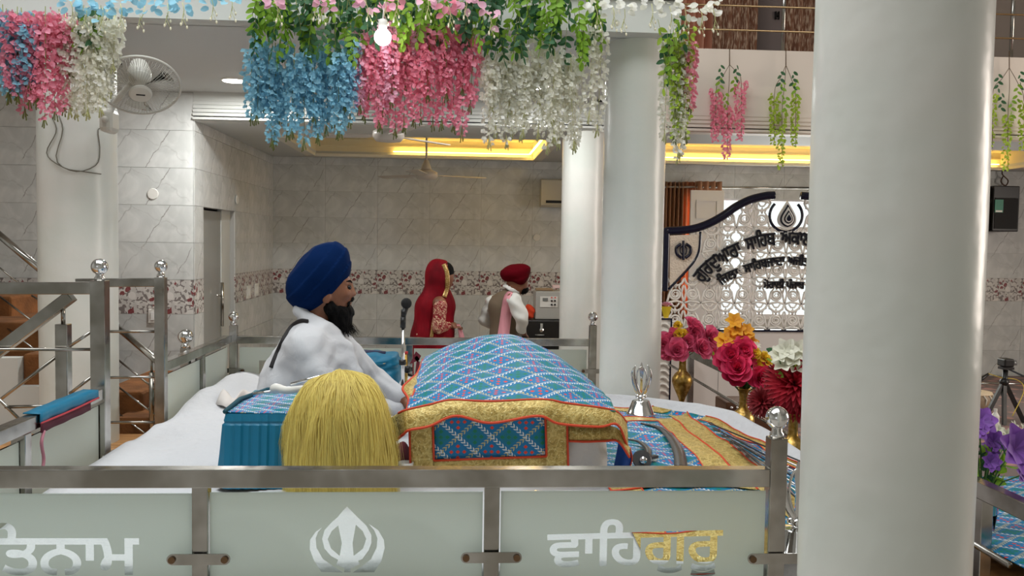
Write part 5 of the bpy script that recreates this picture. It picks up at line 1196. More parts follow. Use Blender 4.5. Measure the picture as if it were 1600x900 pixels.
bouquet(c2, [('orange_lily', LO, x, y, .03, s) for x, y, s in ((1147, 503, .8), (1142, 530, 1), (1159, 525, 1), (1138, 543, .95), (1167, 516, .6), (1150, 515, .8), (1131, 533, .8), (1170, 536, .8))]+[('magenta_rose', RR, x, y, dy, s) for x, y, dy, s in ((1143, 555, -.04, 1.3), (1162, 549, -.04, 1.3), (1135, 565, 0, 1.2), (1152, 574, -.08, 1.4), (1179, 565, 0, 1), (1147, 587, -.03, 1.1), (1189, 592, -.08, 1.4))]+[('yellow_flower', RY, x, y, -.06, 1.15) for x, y in ((1187, 571), (1196, 557), (1201, 563), (1181, 552), (1198, 583))]+[('white_flower', COSW, x, y, 0, 1) for x, y in ((1182, 540), (1160, 592), (1176, 546), (1205, 600))], 'bouquet of magenta roses, orange lilies and yellow buds in a brass vase', c2.y, 14, (1172, 585, 36, 28))
c3 = vase(1240, 645, XV, .60, 'brass vase with red dahlias partly behind the big near column')
bouquet(c3, [('dahlia', DH, 1240, 600, -.02, 1.15), ('dahlia', DH, 1262, 590, .05, 1.1), ('dark_dahlia', DHs, 1192, 628, .05, .9), ('dark_dahlia', DHs, 1215, 590, .05, .8), ('dahlia', DH, 1245, 630, 0, .8)]+[('white_lily', LWh, x, y, -.04, s) for x, y, s in ((1228, 548, .75), (1244, 549, .75), (1226, 572, .75), (1236, 560, .7), (1216, 556, .6), (1258, 552, .7), (1240, 572, .6))], 'bouquet of crimson dahlias topped with white lilies in a brass vase', c3.y, 12, (1222, 565, 26, 22))
vz = PX(1508, 832, 1.97); 
b = MB(); b.lathe([(r*1.0, z*.9) for r, z in PR], 30); o = b.build('brass_vase', BRASS, None, smooth=True); o.location = (1.72, 3.05, .32); tag(o, 'brass vase almost hidden behind the big near column', 'vase')
# purple flowers in a cut-glass vase at the right
Yp_ = 3.35; pc = P(1535, 772, Yp_)
b = MB(); b.lathe([(.03, 0), (.05, .01), (.045, .05), (.06, .16), (.075, .2), (.07, .2), (.05, .1), (.02, .03)], 20); o = b.build('glass_vase', GLASS, None, smooth=True); o.location = (pc.x, pc.y, pc.z-.2); tag(o, 'clear cut-glass vase under the purple flowers', 'vase')
bouquet(pc, [('purple_flower', COS, x, y, dy, s) for x, y, dy, s in ((1530, 660, 0, 1.1), (1585, 703, -.1, 1.7), (1552, 690, 0, .8), (1545, 702, .02, .7), (1597, 742, -.05, .8), (1522, 672, -.02, .9), (1547, 722, -.05, .7))]+[('white_flower', COSW, x, y, .1, 1.1) for x, y in ((1560, 672), (1572, 680), (1583, 668), (1590, 683), (1566, 690), (1598, 672), (1578, 692), (1602, 690), (1556, 684))], 'bouquet of purple and small cream flowers at the right of the big column', Yp_, 34, (1545, 725, 32, 36))
# ================================================================== carved sign board
YS = 8.2
NAVYP = mat('navy_gloss_paint', (10, 12, 40), .18); IVORY = mat('ivory_carved_panel', (240, 235, 228), .4); INK = mat('black_navy_letter', (12, 12, 26), .3)
sg = thing('sign_board', (P(1228, 515, YS).x, YS, .3), 'ivory carved lattice sign board with navy frame and Gurmukhi lettering behind the vases', 'sign')
def s_(x, y): q = P(x, y, YS); return q.x, q.z
topL = [(1041, 361), (1062, 360), (1085, 357), (1108, 349), (1130, 337), (1150, 323), (1172, 312), (1196, 306), (1210, 305)]
xc = s_(1228, 400)[0]
tl = [s_(*q) for q in topL]; full = tl+[(2*xc-x, z) for x, z in reversed(tl)]
def bar2(pts, w, d0, d1, name, m_, n=60):
    C_ = crom([(x, 0, z) for x, z in pts], n); b = MB(); b.tube([(p[0], YS+(d0+d1)/2, p[2]) for p in C_], w/2, 10); b.build(name, m_, sg, smooth=True)
bar2(tl, .078, -.03, .03, 'frame_top', NAVYP); bar2([(2*xc-x, z) for x, z in tl], .078, -.03, .03, 'frame_top', NAVYP)
zl = s_(1040, 455)[1]; zbm = s_(1100, 515)[1]
for sx in (-1, 1):
    x0 = tl[0][0]; xx = x0 if sx < 0 else 2*xc-x0
    b = MB(); b.box((xx-.025, YS-.03, zl), (xx+.025, YS+.03, tl[0][1]+.03)); b.build('frame_side', NAVYP, sg, bev=.008)
    f = lambda x, z: (x, z) if sx < 0 else (2*xc-x, z)
    pl = [f(*s_(*q)) for q in ((1046, 368), (1092, 366), (1090, 390), (1084, 404), (1072, 420), (1046, 447))]; b = MB(); b.prism(pl, YS-.012, YS+.01); b.build('corner_panel', mat('textured_cream_panel', (224, 208, 190), .6, fn=lambda b: {'Normal': bump(vor(coord('Object')[1], 60), .6, .01)}), sg)
    bar2([f(*s_(*q)) for q in ((1094, 362), (1092, 390), (1085, 407), (1072, 423), (1058, 438), (1044, 452))], .022, -.03, .01, 'corner_edge', NAVYP, 24)
    kc = [(0, -16), (5, -9), (11, -3), (11, 4), (7, 9), (10, 3), (14, -4), (12, -10), (15, -3), (12, 7), (6, 12), (2, 14), (0, 17)]
    kk = [(x*.9, y) for x, y in kc]+[(-x*.9, y) for x, y in reversed(kc[1:-1])]
    b = MB(); 
    def sk(pts, r): b.tube(crom([(*(lambda q: (q[0], YS-.03, q[1]))(f(*s_(1066.5+x, 391+y))),) for x, y in pts], 18), r, 6)
    sk([(0, -15), (0, -5), (0, 5), (0, 15)], .012); sk([(-4, -10), (-11, -4), (-10, 6), (-3, 12)], .014); sk([(4, -10), (11, -4), (10, 6), (3, 12)], .014); sk([(0, -8), (5, -3), (4, 4), (0, 7), (-4, 4), (-5, -3), (0, -8)], .006); b.build('khanda', NAVYP, sg, smooth=True)
# pierced scroll lattice, cell by cell
def topz(x): xs = [p[0] for p in full]; return np.interp(x, xs, [p[1] for p in full])
def cell_paths():
    out = []
    th = np.linspace(0, 3.6*pi, 30); r = .056*(1-th/(3.6*pi)*.62); out.append(([(.075-.0+r_*cos(t_+2.2), .085+r_*sin(t_+2.2)) for t_, r_ in zip(th, r)], .0085))
    out.append(([(.0, .0), (.012, .04), (.02, .08), (.03, .12)], .009)); out.append(([(.0, .24), (.02, .2), (.06, .17), (.1, .17), (.13, .19), (.15, .24)], .009)); out.append(([(.15, 0), (.14, .05), (.13, .1), (.14, .15), (.15, .17)], .008))
    out.append(([(.03, .12), (.05, .15), (.035, .19), (.01, .2)], .007)); out.append(([(.13, .1), (.105, .15), (.115, .185)], .007)); out.append(([(.075, .14), (.065, .165), (.075, .2), (.085, .165), (.075, .14)], .006)); out.append(([(0, .0), (.04, .012), (.09, .02), (.15, 0)], .009)); out.append(([(.04, .24), (.06, .21), (.09, .21), (.11, .24)], .007))
    return out
CP = cell_paths()
x0 = tl[0][0]+.02; x1 = 2*xc-x0; ncol = 14; cw = (x1-x0)/ncol; nrow = 6; chh = .235
zc_ = s_(1228, 345)[1]; rad = .19
for i in range(ncol):
    for j in range(nrow):
        z0 = zbm+.01+j*chh; cx = x0+(i+.5)*cw
        if z0 > topz(cx)-.06: continue
        if abs(cx-xc) < .16 and z0 > zc_-.2: continue
        if (cx < x0+.3 or cx > x1-.3) and z0+.1 > s_(1060, 428)[1]-max(0, (abs(cx-xc)-abs(x0+.3-xc)))*.0: 
            if z0+.1 > s_(1060, 425)[1]: continue
        b = MB()
        for pts, r in CP:
            q = []
            for u, v in pts:
                u = u/.15; u = 1-u if i % 2 else u; x = x0+(i+u)*cw; z = z0+v/.24*chh; q.append((x, YS, min(z, topz(x)-.01)))
            b.tube(q, r*1.22, 5)
        a_ = [(.075+.012*cos(k), .085+.012*sin(k)) for k in range(1)]
        for k in range(6):
            u = (.075+.016*cos(k*1.05))/.15; u = 1-u if i % 2 else u; b.ball((x0+(i+u)*cw, YS, min(z0+(.085+.016*sin(k*1.05))/.24*chh, topz(x0+(i+u)*cw)-.02)), .008, 6)
        b.build('scroll', IVORY, sg, smooth=True)
b = MB(); b.box((x0-.02, YS-.035, zbm-.012), (x1+.02, YS+.03, zbm+.006)); b.build('lower_rule', NAVYP, sg)
b = MB(); b.box((x0-.03, YS-.02, .3), (x1+.02, YS+.06, zbm-.012)); b.build('base_panel', mat('white_laminate', (226, 218, 212), .3), sg)
xs_ = s_(1122, 560)[0]; b = MB(); b.box((xs_-.002, YS-.022, .3), (xs_+.002, YS-.019, zbm-.02)); b.build('panel_joint', mat('joint_grey', (150, 144, 140), .6), sg)
# carved side pier of the stage
pr = thing('carved_pier', (s_(1041, 560)[0], YS-.5, .3), 'narrow white carved pier with black edge beside the middle column', 'pier')
YPi = YS-.35; a = P(1028, 497, YPi); e_ = P(1050, 497, YPi)
b = MB(); b.box((a.x, YPi, .3), (e_.x, YPi+.2, a.z)); b.build('pier_body', IVORY, pr)
b = MB(); b.box((e_.x-.012, YPi-.012, .3), (e_.x, YPi, a.z)); b.box((a.x, YPi-.012, a.z-.014), (e_.x-.012, YPi, a.z)); b.build('black_edge', NAVYP, pr)
for k in range(11):
    z = a.z-.06-k*.06; b = MB(); b.tube(crom([(a.x+.005, YPi-.004, z-.02), (a.x+.04, YPi-.012, z+.012), (a.x+.08, YPi-.012, z+.005), (e_.x-.02, YPi-.004, z-.025)], 10), .012, 6); b.build('carved_rib', IVORY, pr, smooth=True)
q = P(1041, 478, YPi+.05); b = MB(); 
t = thing('flower_cone', (q.x, q.y, a.z), 'small yellow paper cone of pink flowers on the white pier', 'flowers'); b.lathe([(.02, a.z), (.05, a.z+.1), (.001, a.z+.1)], 14, (q.x, q.y, 0)); b.build('paper_cone', mat('yellow_paper', (226, 196, 40), .6), t)
f = link('rose', rose_mesh(MATS['pale_pink_petal'] if 'pale_pink_petal' in MATS else PINK, .05), t); f.location = (0, -.0, .12)
# writing
def arc_text(body, pts, hpx, name='lettering', off=.016, back=True):
    cs = [fat(c, off) for c in text_curve(body)]; al = np.vstack(cs); mn_, mx_ = al[:, 0].min(), al[:, 0].max()
    path = crom([P(x, y, YS) for x, y in pts], 60); seg = np.r_[0, np.cumsum(np.linalg.norm(np.diff(path, axis=0), axis=1))]; sz = hpx/F*YS/.62
    def mk(cc, y0, e, m_, nm):
        me = fill([[tuple(p) for p in c] for c in cc])
        co = np.zeros(len(me.vertices)*3); me.vertices.foreach_get('co', co); co = co.reshape(-1, 3); s = (co[:, 0]-mn_)/(mx_-mn_)*seg[-1]
        px_ = np.interp(s, seg, path[:, 0]); pz_ = np.interp(s, seg, path[:, 2]); d = .01; tx = np.interp(s+d, seg, path[:, 0])-np.interp(s-d, seg, path[:, 0]); tz = np.interp(s+d, seg, path[:, 2])-np.interp(s-d, seg, path[:, 2]); l = np.hypot(tx, tz); tx /= l; tz /= l
        h = (co[:, 1]-.62)*sz; out = np.stack([px_-tz*h, YS+y0-co[:, 2], pz_+tx*h], 1)-np.array(sg.location); me.vertices.foreach_set('co', out.ravel()); me.materials.clear(); me.materials.append(m_); me.update(); solid(link(nm, me, sg), 2*e)
    mk(cs, -.05, .012, INK, name)
    if back: mk([fat(c, .05) for c in cs], -.026, .008, IVORY, 'letter_backing')
arc_text('ਗੁਰਦੁਆਰਾ', [(1080, 431), (1094, 414), (1120, 394), (1151, 378)], 20)
arc_text('ਸਾਿਹਬ', [(1160, 374), (1185, 367), (1208, 364)], 19)
arc_text('ਅਕਾਲ', [(1217, 363.5), (1240, 364), (1268, 367)], 18)
arc_text('ਿਜਲਾ:', [(1117, 436), (1130, 427), (1152, 418)], 13)
arc_text('ਸਾਿਹਬਜਾਦਾ', [(1158, 415), (1190, 405), (1223, 401)], 13)
arc_text('ਅਜੀਤ', [(1228, 401), (1245, 402), (1262, 404)], 12)
arc_text('ਮੋਹਾਲੀ ਪੰਜਾਬ', [(1190, 440), (1222, 439.5), (1254, 440.5)], 10.5)
# flame crest
def drop(s, w): return [(w*s*sin(pi*t)**1.0*(1-.55*t)*1.35*(1 if k else -1), -s+2.4*s*t) for k in (0, 1) for t in ([i/14 for i in range(15)] if k else [1-i/14 for i in range(15)])]
fc = P(1228, 342, YS); hs = .105
for s, y0, m_ in ((1.0, -.02, IVORY), (.78, -.035, NAVYP), (.64, -.045, IVORY), (.46, -.055, NAVYP), (.34, -.065, IVORY), (.24, -.072, NAVYP)):
    pl = []; N = 18
    for k in range(N+1): t = k/N; pl.append((s*.105*sin(pi*t**.75)*(1-.45*t), -s*.1+s*.27*t))
    pl = pl+[(-x, z) for x, z in reversed(pl[1:-1])]; b = MB(); b.prism([(fc.x+x, fc.z+z-.03*(1-s)*0) for x, z in pl], YS+y0-.012, YS+y0+.01); b.build('flame_layer', m_, sg)
b = MB(); b.tube([(fc.x+.155*cos(a), YS-.0, fc.z+.03+.15*sin(a)) for a in np.linspace(-1.25*pi, .25*pi, 30)], .014, 8); b.build('crest_ring', NAVYP, sg, smooth=True)
# ================================================================== curtains, open window leaf, rods at the back right
def curtain(name, x0, x1, y0, y1, Y, m_, label, waves=7, amp=.035, cat='curtain'):
    a = P(x0, y0, Y); e_ = P(x1, y0, Y); z1 = y1 if y1 < 5 else P(x0, y1, Y).z; A = []
    for z in np.linspace(a.z, z1, 14):
        r = []
        for u in np.linspace(0, 1, waves*10): r.append((a.x+(e_.x-a.x)*u, Y+amp*sin(2*pi*waves*u+.3*sin(z*4))*(1+.2*sin(z*3+u*9)), z))
        A.append(r)
    b = MB(); b.grid(A); tag(solid(b.build(name, m_, None, smooth=True), .004), label, cat)
def f_cur(a_, c_):
    def fn(b):
        (x, y, z), v = coord('Object'); n = noise(comb(x*70, 0, z*10), 1, 3); return {'Base Color': mixc(ss(n, .45, .62), lin(*a_), lin(*c_))}
    return fn
curtain('curtain', 1036, 1068, 284, .95, 10.36, thin('orange_brown_curtain', (172, 128, 96), (200, 140, 100), .25), 'orange-brown eyelet curtain beside the white open window leaf', 5, .05)
curtain('curtain', 1066, 1092, 284, .95, 10.42, thin('orange_sheer_curtain', (206, 142, 100), (230, 150, 100), .35), 'bright orange backlit curtain behind the open window leaf', 3, .04)
curtain('curtain', 1086, 1128, 283, 299, 10.30, MATS['orange_brown_curtain'], 'gathered brown curtain end bunched over the open window leaf', 4, .04)
a = P(1030, 292, 10.33); e_ = P(1290, 294, 10.33); b = MB(); b.cyl(tuple(a), tuple(e_), .014, n=10); tag(b.build('curtain_rod', STEEL, None, smooth=True), 'thin steel curtain rod across the top of the window', 'rod')
wl_ = thing('shutter_leaf', (P(1104, 420, 10.15).x, 10.15, .95), 'white panelled window leaf standing open beside the curtain', 'window leaf')
a = P(1079, 297, 10.15); e_ = P(1131, 300, 10.15); b = MB(); b.box((a.x, 10.13, .95), (e_.x, 10.17, a.z)); b.build('leaf_board', FR, wl_, bev=.004)
for y0, y1 in ((312, 342), (352, 400)):
    p0 = P(1088, y0, 10.13); p1 = P(1121, y1, 10.13); b = MB()
    for lo_, hi2 in (((p0.x, p1.z), (p0.x+.015, p0.z)), ((p1.x-.015, p1.z), (p1.x, p0.z)), ((p0.x+.015, p0.z-.015), (p1.x-.015, p0.z)), ((p0.x+.015, p1.z), (p1.x-.015, p1.z+.015))): b.box((lo_[0], 10.118, lo_[1]), (hi2[0], 10.131, hi2[1]))
    b.build('raised_panel', FR, wl_)
for zz_ in (1.2, 1.9):
    b = MB(); b.box((e_.x-.02, 10.16, zz_), (e_.x-.005, YB+.03, zz_+.03)); b.build('hinge_arm', FR, wl_)
# mezzanine: curtains, railing, grey door
BRC = mat('brown_chenille_curtain', (136, 96, 74), .9, fn=f_cur((136, 92, 70), (206, 176, 152)))
curtain('curtain', 1060, 1118, -60, 85, 10.0, thin('salmon_curtain', (226, 164, 136), (240, 170, 140), .3), 'salmon curtain on the mezzanine beside the white blossoms', 4, .05)
curtain('curtain', 1116, 1186, -60, 85, 9.9, BRC, 'brown textured curtain on the mezzanine beside the grey door', 5, .03)
curtain('curtain', 1226, 1285, -60, 85, 9.9, BRC, 'brown textured curtain on the mezzanine next to the near column', 4, .03)
dr = struct(link('door_2', None)); dr.location = (P(1204, 40, 10.4).x, 10.4, 3)
a = P(1180, -40, 10.4); e_ = P(1232, 85, 10.4); b = MB(); b.box((a.x, 10.4, e_.z), (e_.x, 10.44, a.z)); b.build('door_leaf', mat('mauve_grey_door', (150, 136, 134), .6), dr)
b = MB(); q = P(1214, 24, 10.38); b.box((q.x-.022, 10.37, q.z-.045), (q.x-.008, 10.4, q.z+.045)); b.box((q.x+.014, 10.37, q.z-.045), (q.x+.028, 10.4, q.z+.045)); b.box((q.x-.008, 10.37, q.z-.01), (q.x+.014, 10.4, q.z+.01)); b.build('door_handle', BLACK, dr)
mr = thing('mezzanine_railing', (P(1223, 70, YL+.07).x, YL+.07, 3.45), 'thin steel railing with level rods on top of the cream parapet', 'railing')
for x, yb in ((1223, 71), (1580, 78), (980, 66)):
    c = P(x, yb, YL+.07); b = MB(); b.cyl((c.x, c.y, 3.45), (c.x, c.y, 4.25), .016, n=12); b.build('post', STEEL, mr, smooth=True)
for dz in (.17, .37, .57):
    b = MB(); b.cyl((1.25, YL+.05, 3.45+dz), (8.9, YL+.05, 3.45+dz), .008, n=8); b.build('rod', mat('brass_toned_rod', (190, 160, 120), .25, 1), mr, smooth=True)
# ================================================================== fans
def ceiling_fan(x, y, Y, ztop, ang, label, R=.62):
    c = P(x, y, Y); t = thing('ceiling_fan', tuple(c), label, 'fan'); FANM = mat('fan_enamel', (196, 188, 178), .4)
    b = MB(); b.cyl((c.x, c.y, c.z+.09), (c.x, c.y, ztop), .011, n=10); b.build('down_rod', FANM, t, smooth=True)
    b = MB(); b.lathe([(.02, .15), (.05, .07), (.052, .06)], 20, tuple(c)); b.lathe([(.015, ztop-c.z-.0), (.05, ztop-c.z-.005), (.03, ztop-c.z-.08)][::-1], 20, tuple(c)); b.build('canopy', FANM, t, smooth=True)
    b = MB(); b.lathe([(.03, -.045), (.09, -.04), (.115, -.01), (.11, .03), (.05, .06)], 28, tuple(c)); b.build('motor', FANM, t, smooth=True)
    for k in range(3):
        a = ang+k*2*pi/3; d = Vector((cos(a), sin(a), 0)); s = Vector((-sin(a), cos(a), .12)); b = MB()
        pts = [c+d*r+s*w for r, w in ((.1, -.02), (.16, -.05), (R, -.065), (R+.02, 0), (R, .055), (.16, .045), (.1, .02))]; n = len(pts)
        b.add([p+Vector((0, 0, .004)) for p in pts]+[p-Vector((0, 0, .004)) for p in pts], [tuple(range(n)), tuple(range(2*n-1, n-1, -1))]+[(i, (i+1) % n, (i+1) % n+n, i+n) for i in range(n)]); b.build('blade', FANM, t)
ceiling_fan(666, 274, 9.0, ZL+.17, .35, 'ceiling fan hanging below the yellow lit ceiling tray')
ceiling_fan(607, 212, 6.5, ZC, .9, 'ceiling fan behind the pink flowers under the grey ceiling')
YWf = 4.95; fc_ = P(219, 134, YWf-.08); wf = thing('caged_fan', tuple(fc_), 'white caged wall fan mounted on the left column', 'fan')
ax = Vector((.22, -.55, -.75)).normalized(); Mx = ax.to_track_quat('Z', 'Y').to_matrix(); FW = mat('fan_white_plastic', (206, 204, 196), .35)
L_ = lambda p: tuple(fc_+Mx @ Vector(p)); Rf = .2
WIRE = mat('fan_wire', (190, 188, 180), .3, .7)
b = MB(); b.tube([L_((Rf*cos(a), Rf*sin(a), 0)) for a in np.linspace(0, 2*pi, 49)[:-1]], .007, 8, closed=True); b.build('rim', FW, wf, smooth=True)
b = MB()
for k in range(64):
    a = 2*pi*k/64; tw = .25
    b.tube([L_((r*cos(a+tw*(1-r/Rf)), r*sin(a+tw*(1-r/Rf)), h)) for r, h in ((.055, .062), (.11, .058), (.16, .042), (Rf, .002))], .0011, 4)
    b.tube([L_((r*cos(a), r*sin(a), h)) for r, h in ((.06, -.055), (.14, -.05), (Rf, -.002))], .0011, 4)
tag(b.build('guard_wires', WIRE, wf, smooth=True), kind='stuff')
b = MB(); b.lathe([(.001, .07), (.05, .068), (.058, .062), (.058, .056), (.001, .055)], 28, tuple(fc_), Mx); b.build('badge', FW, wf, smooth=False)
b = MB(); b.add([L_(p) for p in ((-.022, -.004, .0705), (.022, -.004, .0705), (.022, .006, .0705), (-.022, .006, .0705))], [(0, 1, 2, 3)]); b.build('nameplate', BLACK, wf)
FBL = glass('clear_fan_blade', (.9, .9, .88))
for k in range(3):
    a0 = k*2*pi/3+.5; b = MB(); A = [[L_((r*cos(a0+da*(.5+r*2)), r*sin(a0+da*(.5+r*2)), .02*da*2)) for da in (-.5, -.2, .2, .5)] for r in (.03, .08, .13, .17)]; b.grid(A); solid(b.build('blade', FBL, wf, smooth=True), .002)
b = MB(); b.lathe([(.03, -.02), (.055, -.05), (.06, -.1), (.045, -.16), (.02, -.17)], 20, tuple(fc_), Mx); b.build('motor', FW, wf, smooth=True)
ba = P(164, 187, 5.0); b = MB(); b.tube(crom([L_((0, 0, -.1)), P(180, 160, 5.02), P(172, 175, 5.02), tuple(ba)], 14), .016, 8); b.build('arm', FW, wf, smooth=True)
b = MB(); b.cbox((ba.x+.0, ba.y+.06, ba.z), (.07, .14, .13)); b.build('wall_mount', FW, wf, bev=.025)
b = MB(); b.lathe([(.001, .012), (.016, .012), (.018, 0)], 16, (ba.x+.005, ba.y-.012, ba.z), Matrix.Rotation(pi/2, 3, 'X')); b.build('knob', FW, wf, smooth=True)
for k, pts in enumerate(([(80, 180), (88, 205), (73, 240), (100, 262), (130, 268), (158, 272)], [(92, 180), (98, 205), (88, 250), (118, 268), (150, 258), (156, 235), (153, 205), (158, 200)])):
    q = []
    for x, y in crom([(x, y, 0) for x, y in pts], 24)[:, :2]:
        d = ray(x, y); A_ = np.array(CL[:2]); o2 = np.array((CAMLOC.x, CAMLOC.y)); dd = np.array((d.x, d.y)); bq = dd@(o2-A_); aq = dd@dd; cq = (o2-A_)@(o2-A_)-.216**2; t_ = (-bq-math.sqrt(max(0, bq*bq-aq*cq)))/aq; q.append(CAMLOC+d*t_)
    b = MB(); b.tube(q, .003, 5); tag(b.build('loose_wire', mat('grey_wire', (120, 116, 104), .6), None, smooth=True), 'thin grey loose wire looping on the left column, %s' % ('ending free at the right' if k == 0 else 'running up to the fan mount'), 'wire')
# ================================================================== things by the back wall
YA = 10.3; ac = thing('air_conditioner', tuple(P(880, 300, YA)), 'cream split air conditioner high on the wall beside the rear column', 'air conditioner')
a = P(846, 281, YA); e_ = P(950, 322, YA); ACM = mat('aged_cream_plastic', (206, 198, 176), .45)
b = MB(); b.prism([(YA-.0, a.z), (YA-.0, e_.z), (YA+.05, e_.z-.02), (YB-.012, e_.z-.02), (YB-.012, a.z+.015), (YA+.04, a.z+.015)], a.x, e_.x, 0); b.build('housing', ACM, ac)
q = P(853, 313, YA); b = MB(); b.box((q.x, YA-.008, q.z-.03), (e_.x-.05, YA+.0, q.z)); b.build('air_slot', BLACK, ac); b = MB(); b.box((q.x, YA-.014, q.z-.045), (e_.x-.05, YA-.008, q.z-.034)); b.build('louvre', ACM, ac)
def disc(x, y, Y, r, label, M=None, side=False):
    c = P(x, y, Y) if not side else PX(x, y, XS+.016); b = MB(); b.lathe([(.001, .008), (r*.9, .008), (r, 0)], 28, tuple(c), Matrix.Rotation(pi/2, 3, 'X') if not side else Matrix.Rotation(pi/2, 3, 'Y')); o = b.build('blanking_plate', WHITE, None, smooth=False); tag(o, label, 'wall plate')
disc(239, 303, YL-.008, .045, 'round white blanking plate on the marble wall beside the left column'); disc(839, 371, YB-.008, .045, 'round white blanking plate on the back wall below the air conditioner'); disc(370, 312, 0, .045, 'round white blanking plate above the open doorway', side=True)
def plate(x, y, Y, w, h, label, side=False):
    c = P(x, y, Y) if not side else PX(x, y, XS+.012); t = thing('switch_plate', tuple(c), label, 'switch'); b = MB(); k = MB()
    if side: b.cbox((c.x, c.y, c.z), (.012, w, h)); k.cbox((c.x+.008, c.y, c.z), (.006, w*.4, h*.55))
    else: b.cbox((c.x, c.y, c.z), (w, .012, h)); k.cbox((c.x, c.y-.008, c.z), (w*.4, .006, h*.55))
    b.build('plate', WHITE, t, bev=.004); k.build('rocker', mat('rocker_white', (240, 240, 238), .3), t)
plate(239, 494, YL-.014, .075, .11, 'white switch plate on the marble wall beside the steel post'); plate(389, 456, 0, .16, .13, 'white switch plate on the floral border nearer the doorway', True); plate(401, 453, 0, .16, .13, 'white switch plate on the floral border nearer the corner', True)
# donation trunk, regulator and orange cloth
YT = 8.35; a = P(816, 500, YT); e_ = P(905, 500, YT)
tk = thing('steel_trunk', (a.x+.2, YT+.2, 0), 'black metal cabinet with a chrome latch and drawer handle beside the rear column', 'cabinet')
b = MB(); b.box((a.x, YT, 0), (e_.x, YT+.4, a.z)); b.build('body', mat('black_enamel', (30, 28, 28), .35), tk, bev=.01)
c = P(846, 511, YT); b = MB(); b.cbox((c.x, YT-.008, c.z), (.024, .014, .07)); b.ball((c.x, YT-.014, c.z-.028), .022, 12, (1, .5, 1)); b.build('latch', CHROME, tk, smooth=False); c = P(843, 523, YT); b = MB(); b.cbox((c.x, YT-.012, c.z), (.085, .016, .008)); b.build('handle', CHROME, tk)
rg = thing('voltage_regulator', tuple(P(858, 497, YT+.06)), 'grey metal regulator box with a meter and knobs on the black cabinet', 'regulator')
p0 = P(837, 455, YT+.06); p1 = P(885, 498, YT+.06); b = MB(); b.box((p0.x, YT+.06, a.z+.004), (p1.x, YT+.34, p0.z)); b.build('case', mat('grey_hammer_paint', (176, 174, 168), .4), rg, bev=.006)
q0 = P(844, 463, YT+.06); q1 = P(871, 480, YT+.06); b = MB(); b.box((q0.x, YT+.052, q1.z), (q1.x, YT+.06, q0.z)); fpn = b.build('front_plate', WHITE, rg)
q = P(852, 468, YT+.05); b = MB(); b.cbox((q.x, YT+.049, q.z), (.05, .006, .03)); b.build('meter', mat('meter_grey', (120, 122, 120), .2), fpn)
for x, y in ((862, 470), (867, 470), (862, 476), (867, 476)): q = P(x, y, YT+.05); b = MB(); b.cyl((q.x, YT+.052, q.z), (q.x, YT+.04, q.z), .009, n=10); b.build('knob', BLACK, fpn)
for x in (862, 867.5): q = P(x, 465, YT+.05); b = MB(); b.cyl((q.x, YT+.052, q.z), (q.x, YT+.046, q.z), .008, n=10); b.build('indicator', mat('red_lens', (226, 120, 110), .2), fpn)
q = P(851, 453, YT+.1); b = MB(); b.cbox((q.x, YT+.16, p0.z+.014), (.16, .12, .02)); tag(b.build('wooden_block', mat('pale_wood', (150, 122, 90), .6), None, bev=.003), 'small flat wooden block on top of the grey regulator', 'block'); q = P(868, 446, YT+.2); b = MB(); b.cbox((q.x+.02, YT+.2, p0.z+.04), (.1, .08, .03)); tag(b.build('pink_card_box', mat('pink_card', (226, 196, 192), .7), None, bev=.002), 'small pale pink card box on the wooden block', 'box')
oc = P(827, 488, YT+.06); tag(sdf('orange_cloth', lambda p: ell(p, (oc.x, oc.y+.06, a.z+.065), (.062, .08, .068))+.014*np.sin(50*p[..., 0]+40*p[..., 2])*np.sin(45*p[..., 2]-20*p[..., 1]), (oc.x-.12, oc.y-.1, a.z+.003), (oc.x+.12, oc.y+.2, a.z+.2), .011, mat('orange_red_cloth', (206, 62, 24), .8)), 'crumpled orange-red cloth bundle beside the grey regulator', 'cloth')
# microphone on its stand, teal bundle, short stand, maroon ribbon
YMi = 5.1; ms = thing('microphone_stand', (P(629, 600, YMi).x, YMi, ZP), 'black microphone clipped on a chrome stand behind the seated man', 'microphone')
c0 = P(629, 600, YMi); b = MB(); b.cyl((c0.x, YMi, ZP+.02), tuple(P(630, 512, YMi)), .011, n=12); b.build('pole', CHROME, ms, smooth=True)
b = MB(); b.lathe([(.11, ZP+.006), (.11, ZP+.016), (.03, ZP+.03), (.012, ZP+.05)], 24, (c0.x, YMi, 0)); b.build('base', BLACK, ms, smooth=False)
b = MB(); b.cyl(tuple(P(629.5, 512, YMi)), tuple(P(630, 495, YMi)), .016, n=12); b.cyl(tuple(P(630, 495, YMi)), tuple(P(632, 484, YMi)), .014, .02, 12); b.cyl(tuple(P(629, 562, YMi)), tuple(P(629, 570, YMi)), .02, n=12); b.build('clip', BLACK, ms, smooth=True)
b = MB(); b.ball(tuple(P(635, 474, YMi)), .031, 18); b.build('windscreen', mat('black_mesh', (16, 16, 17), .8), ms, smooth=True); b = MB(); b.cyl(tuple(P(634, 480, YMi)), tuple(P(629, 497, YMi)), .018, .012, 12); b.build('mic_body', BLACK, ms, smooth=True)
YTb = 5.35; ct = P(595, 580, YTb); tb = thing('teal_bundle', (ct.x, YTb, ZP), 'bundle wrapped in teal satin and brocade behind the reading man', 'bundle')
sdf('satin_wrap', lambda p: rbox(p, (P(590, 585, YTb).x, YTb, ZP+.12), (.13, .15, .135), .06)+.007*np.sin(40*p[..., 0]+8*np.sin(20*p[..., 2]))+.004*np.sin(60*p[..., 2]), (ct.x-.25, YTb-.22, ZP+.006), (ct.x+.2, YTb+.22, ZP+.32), .012, MATS['teal_satin'], tb)
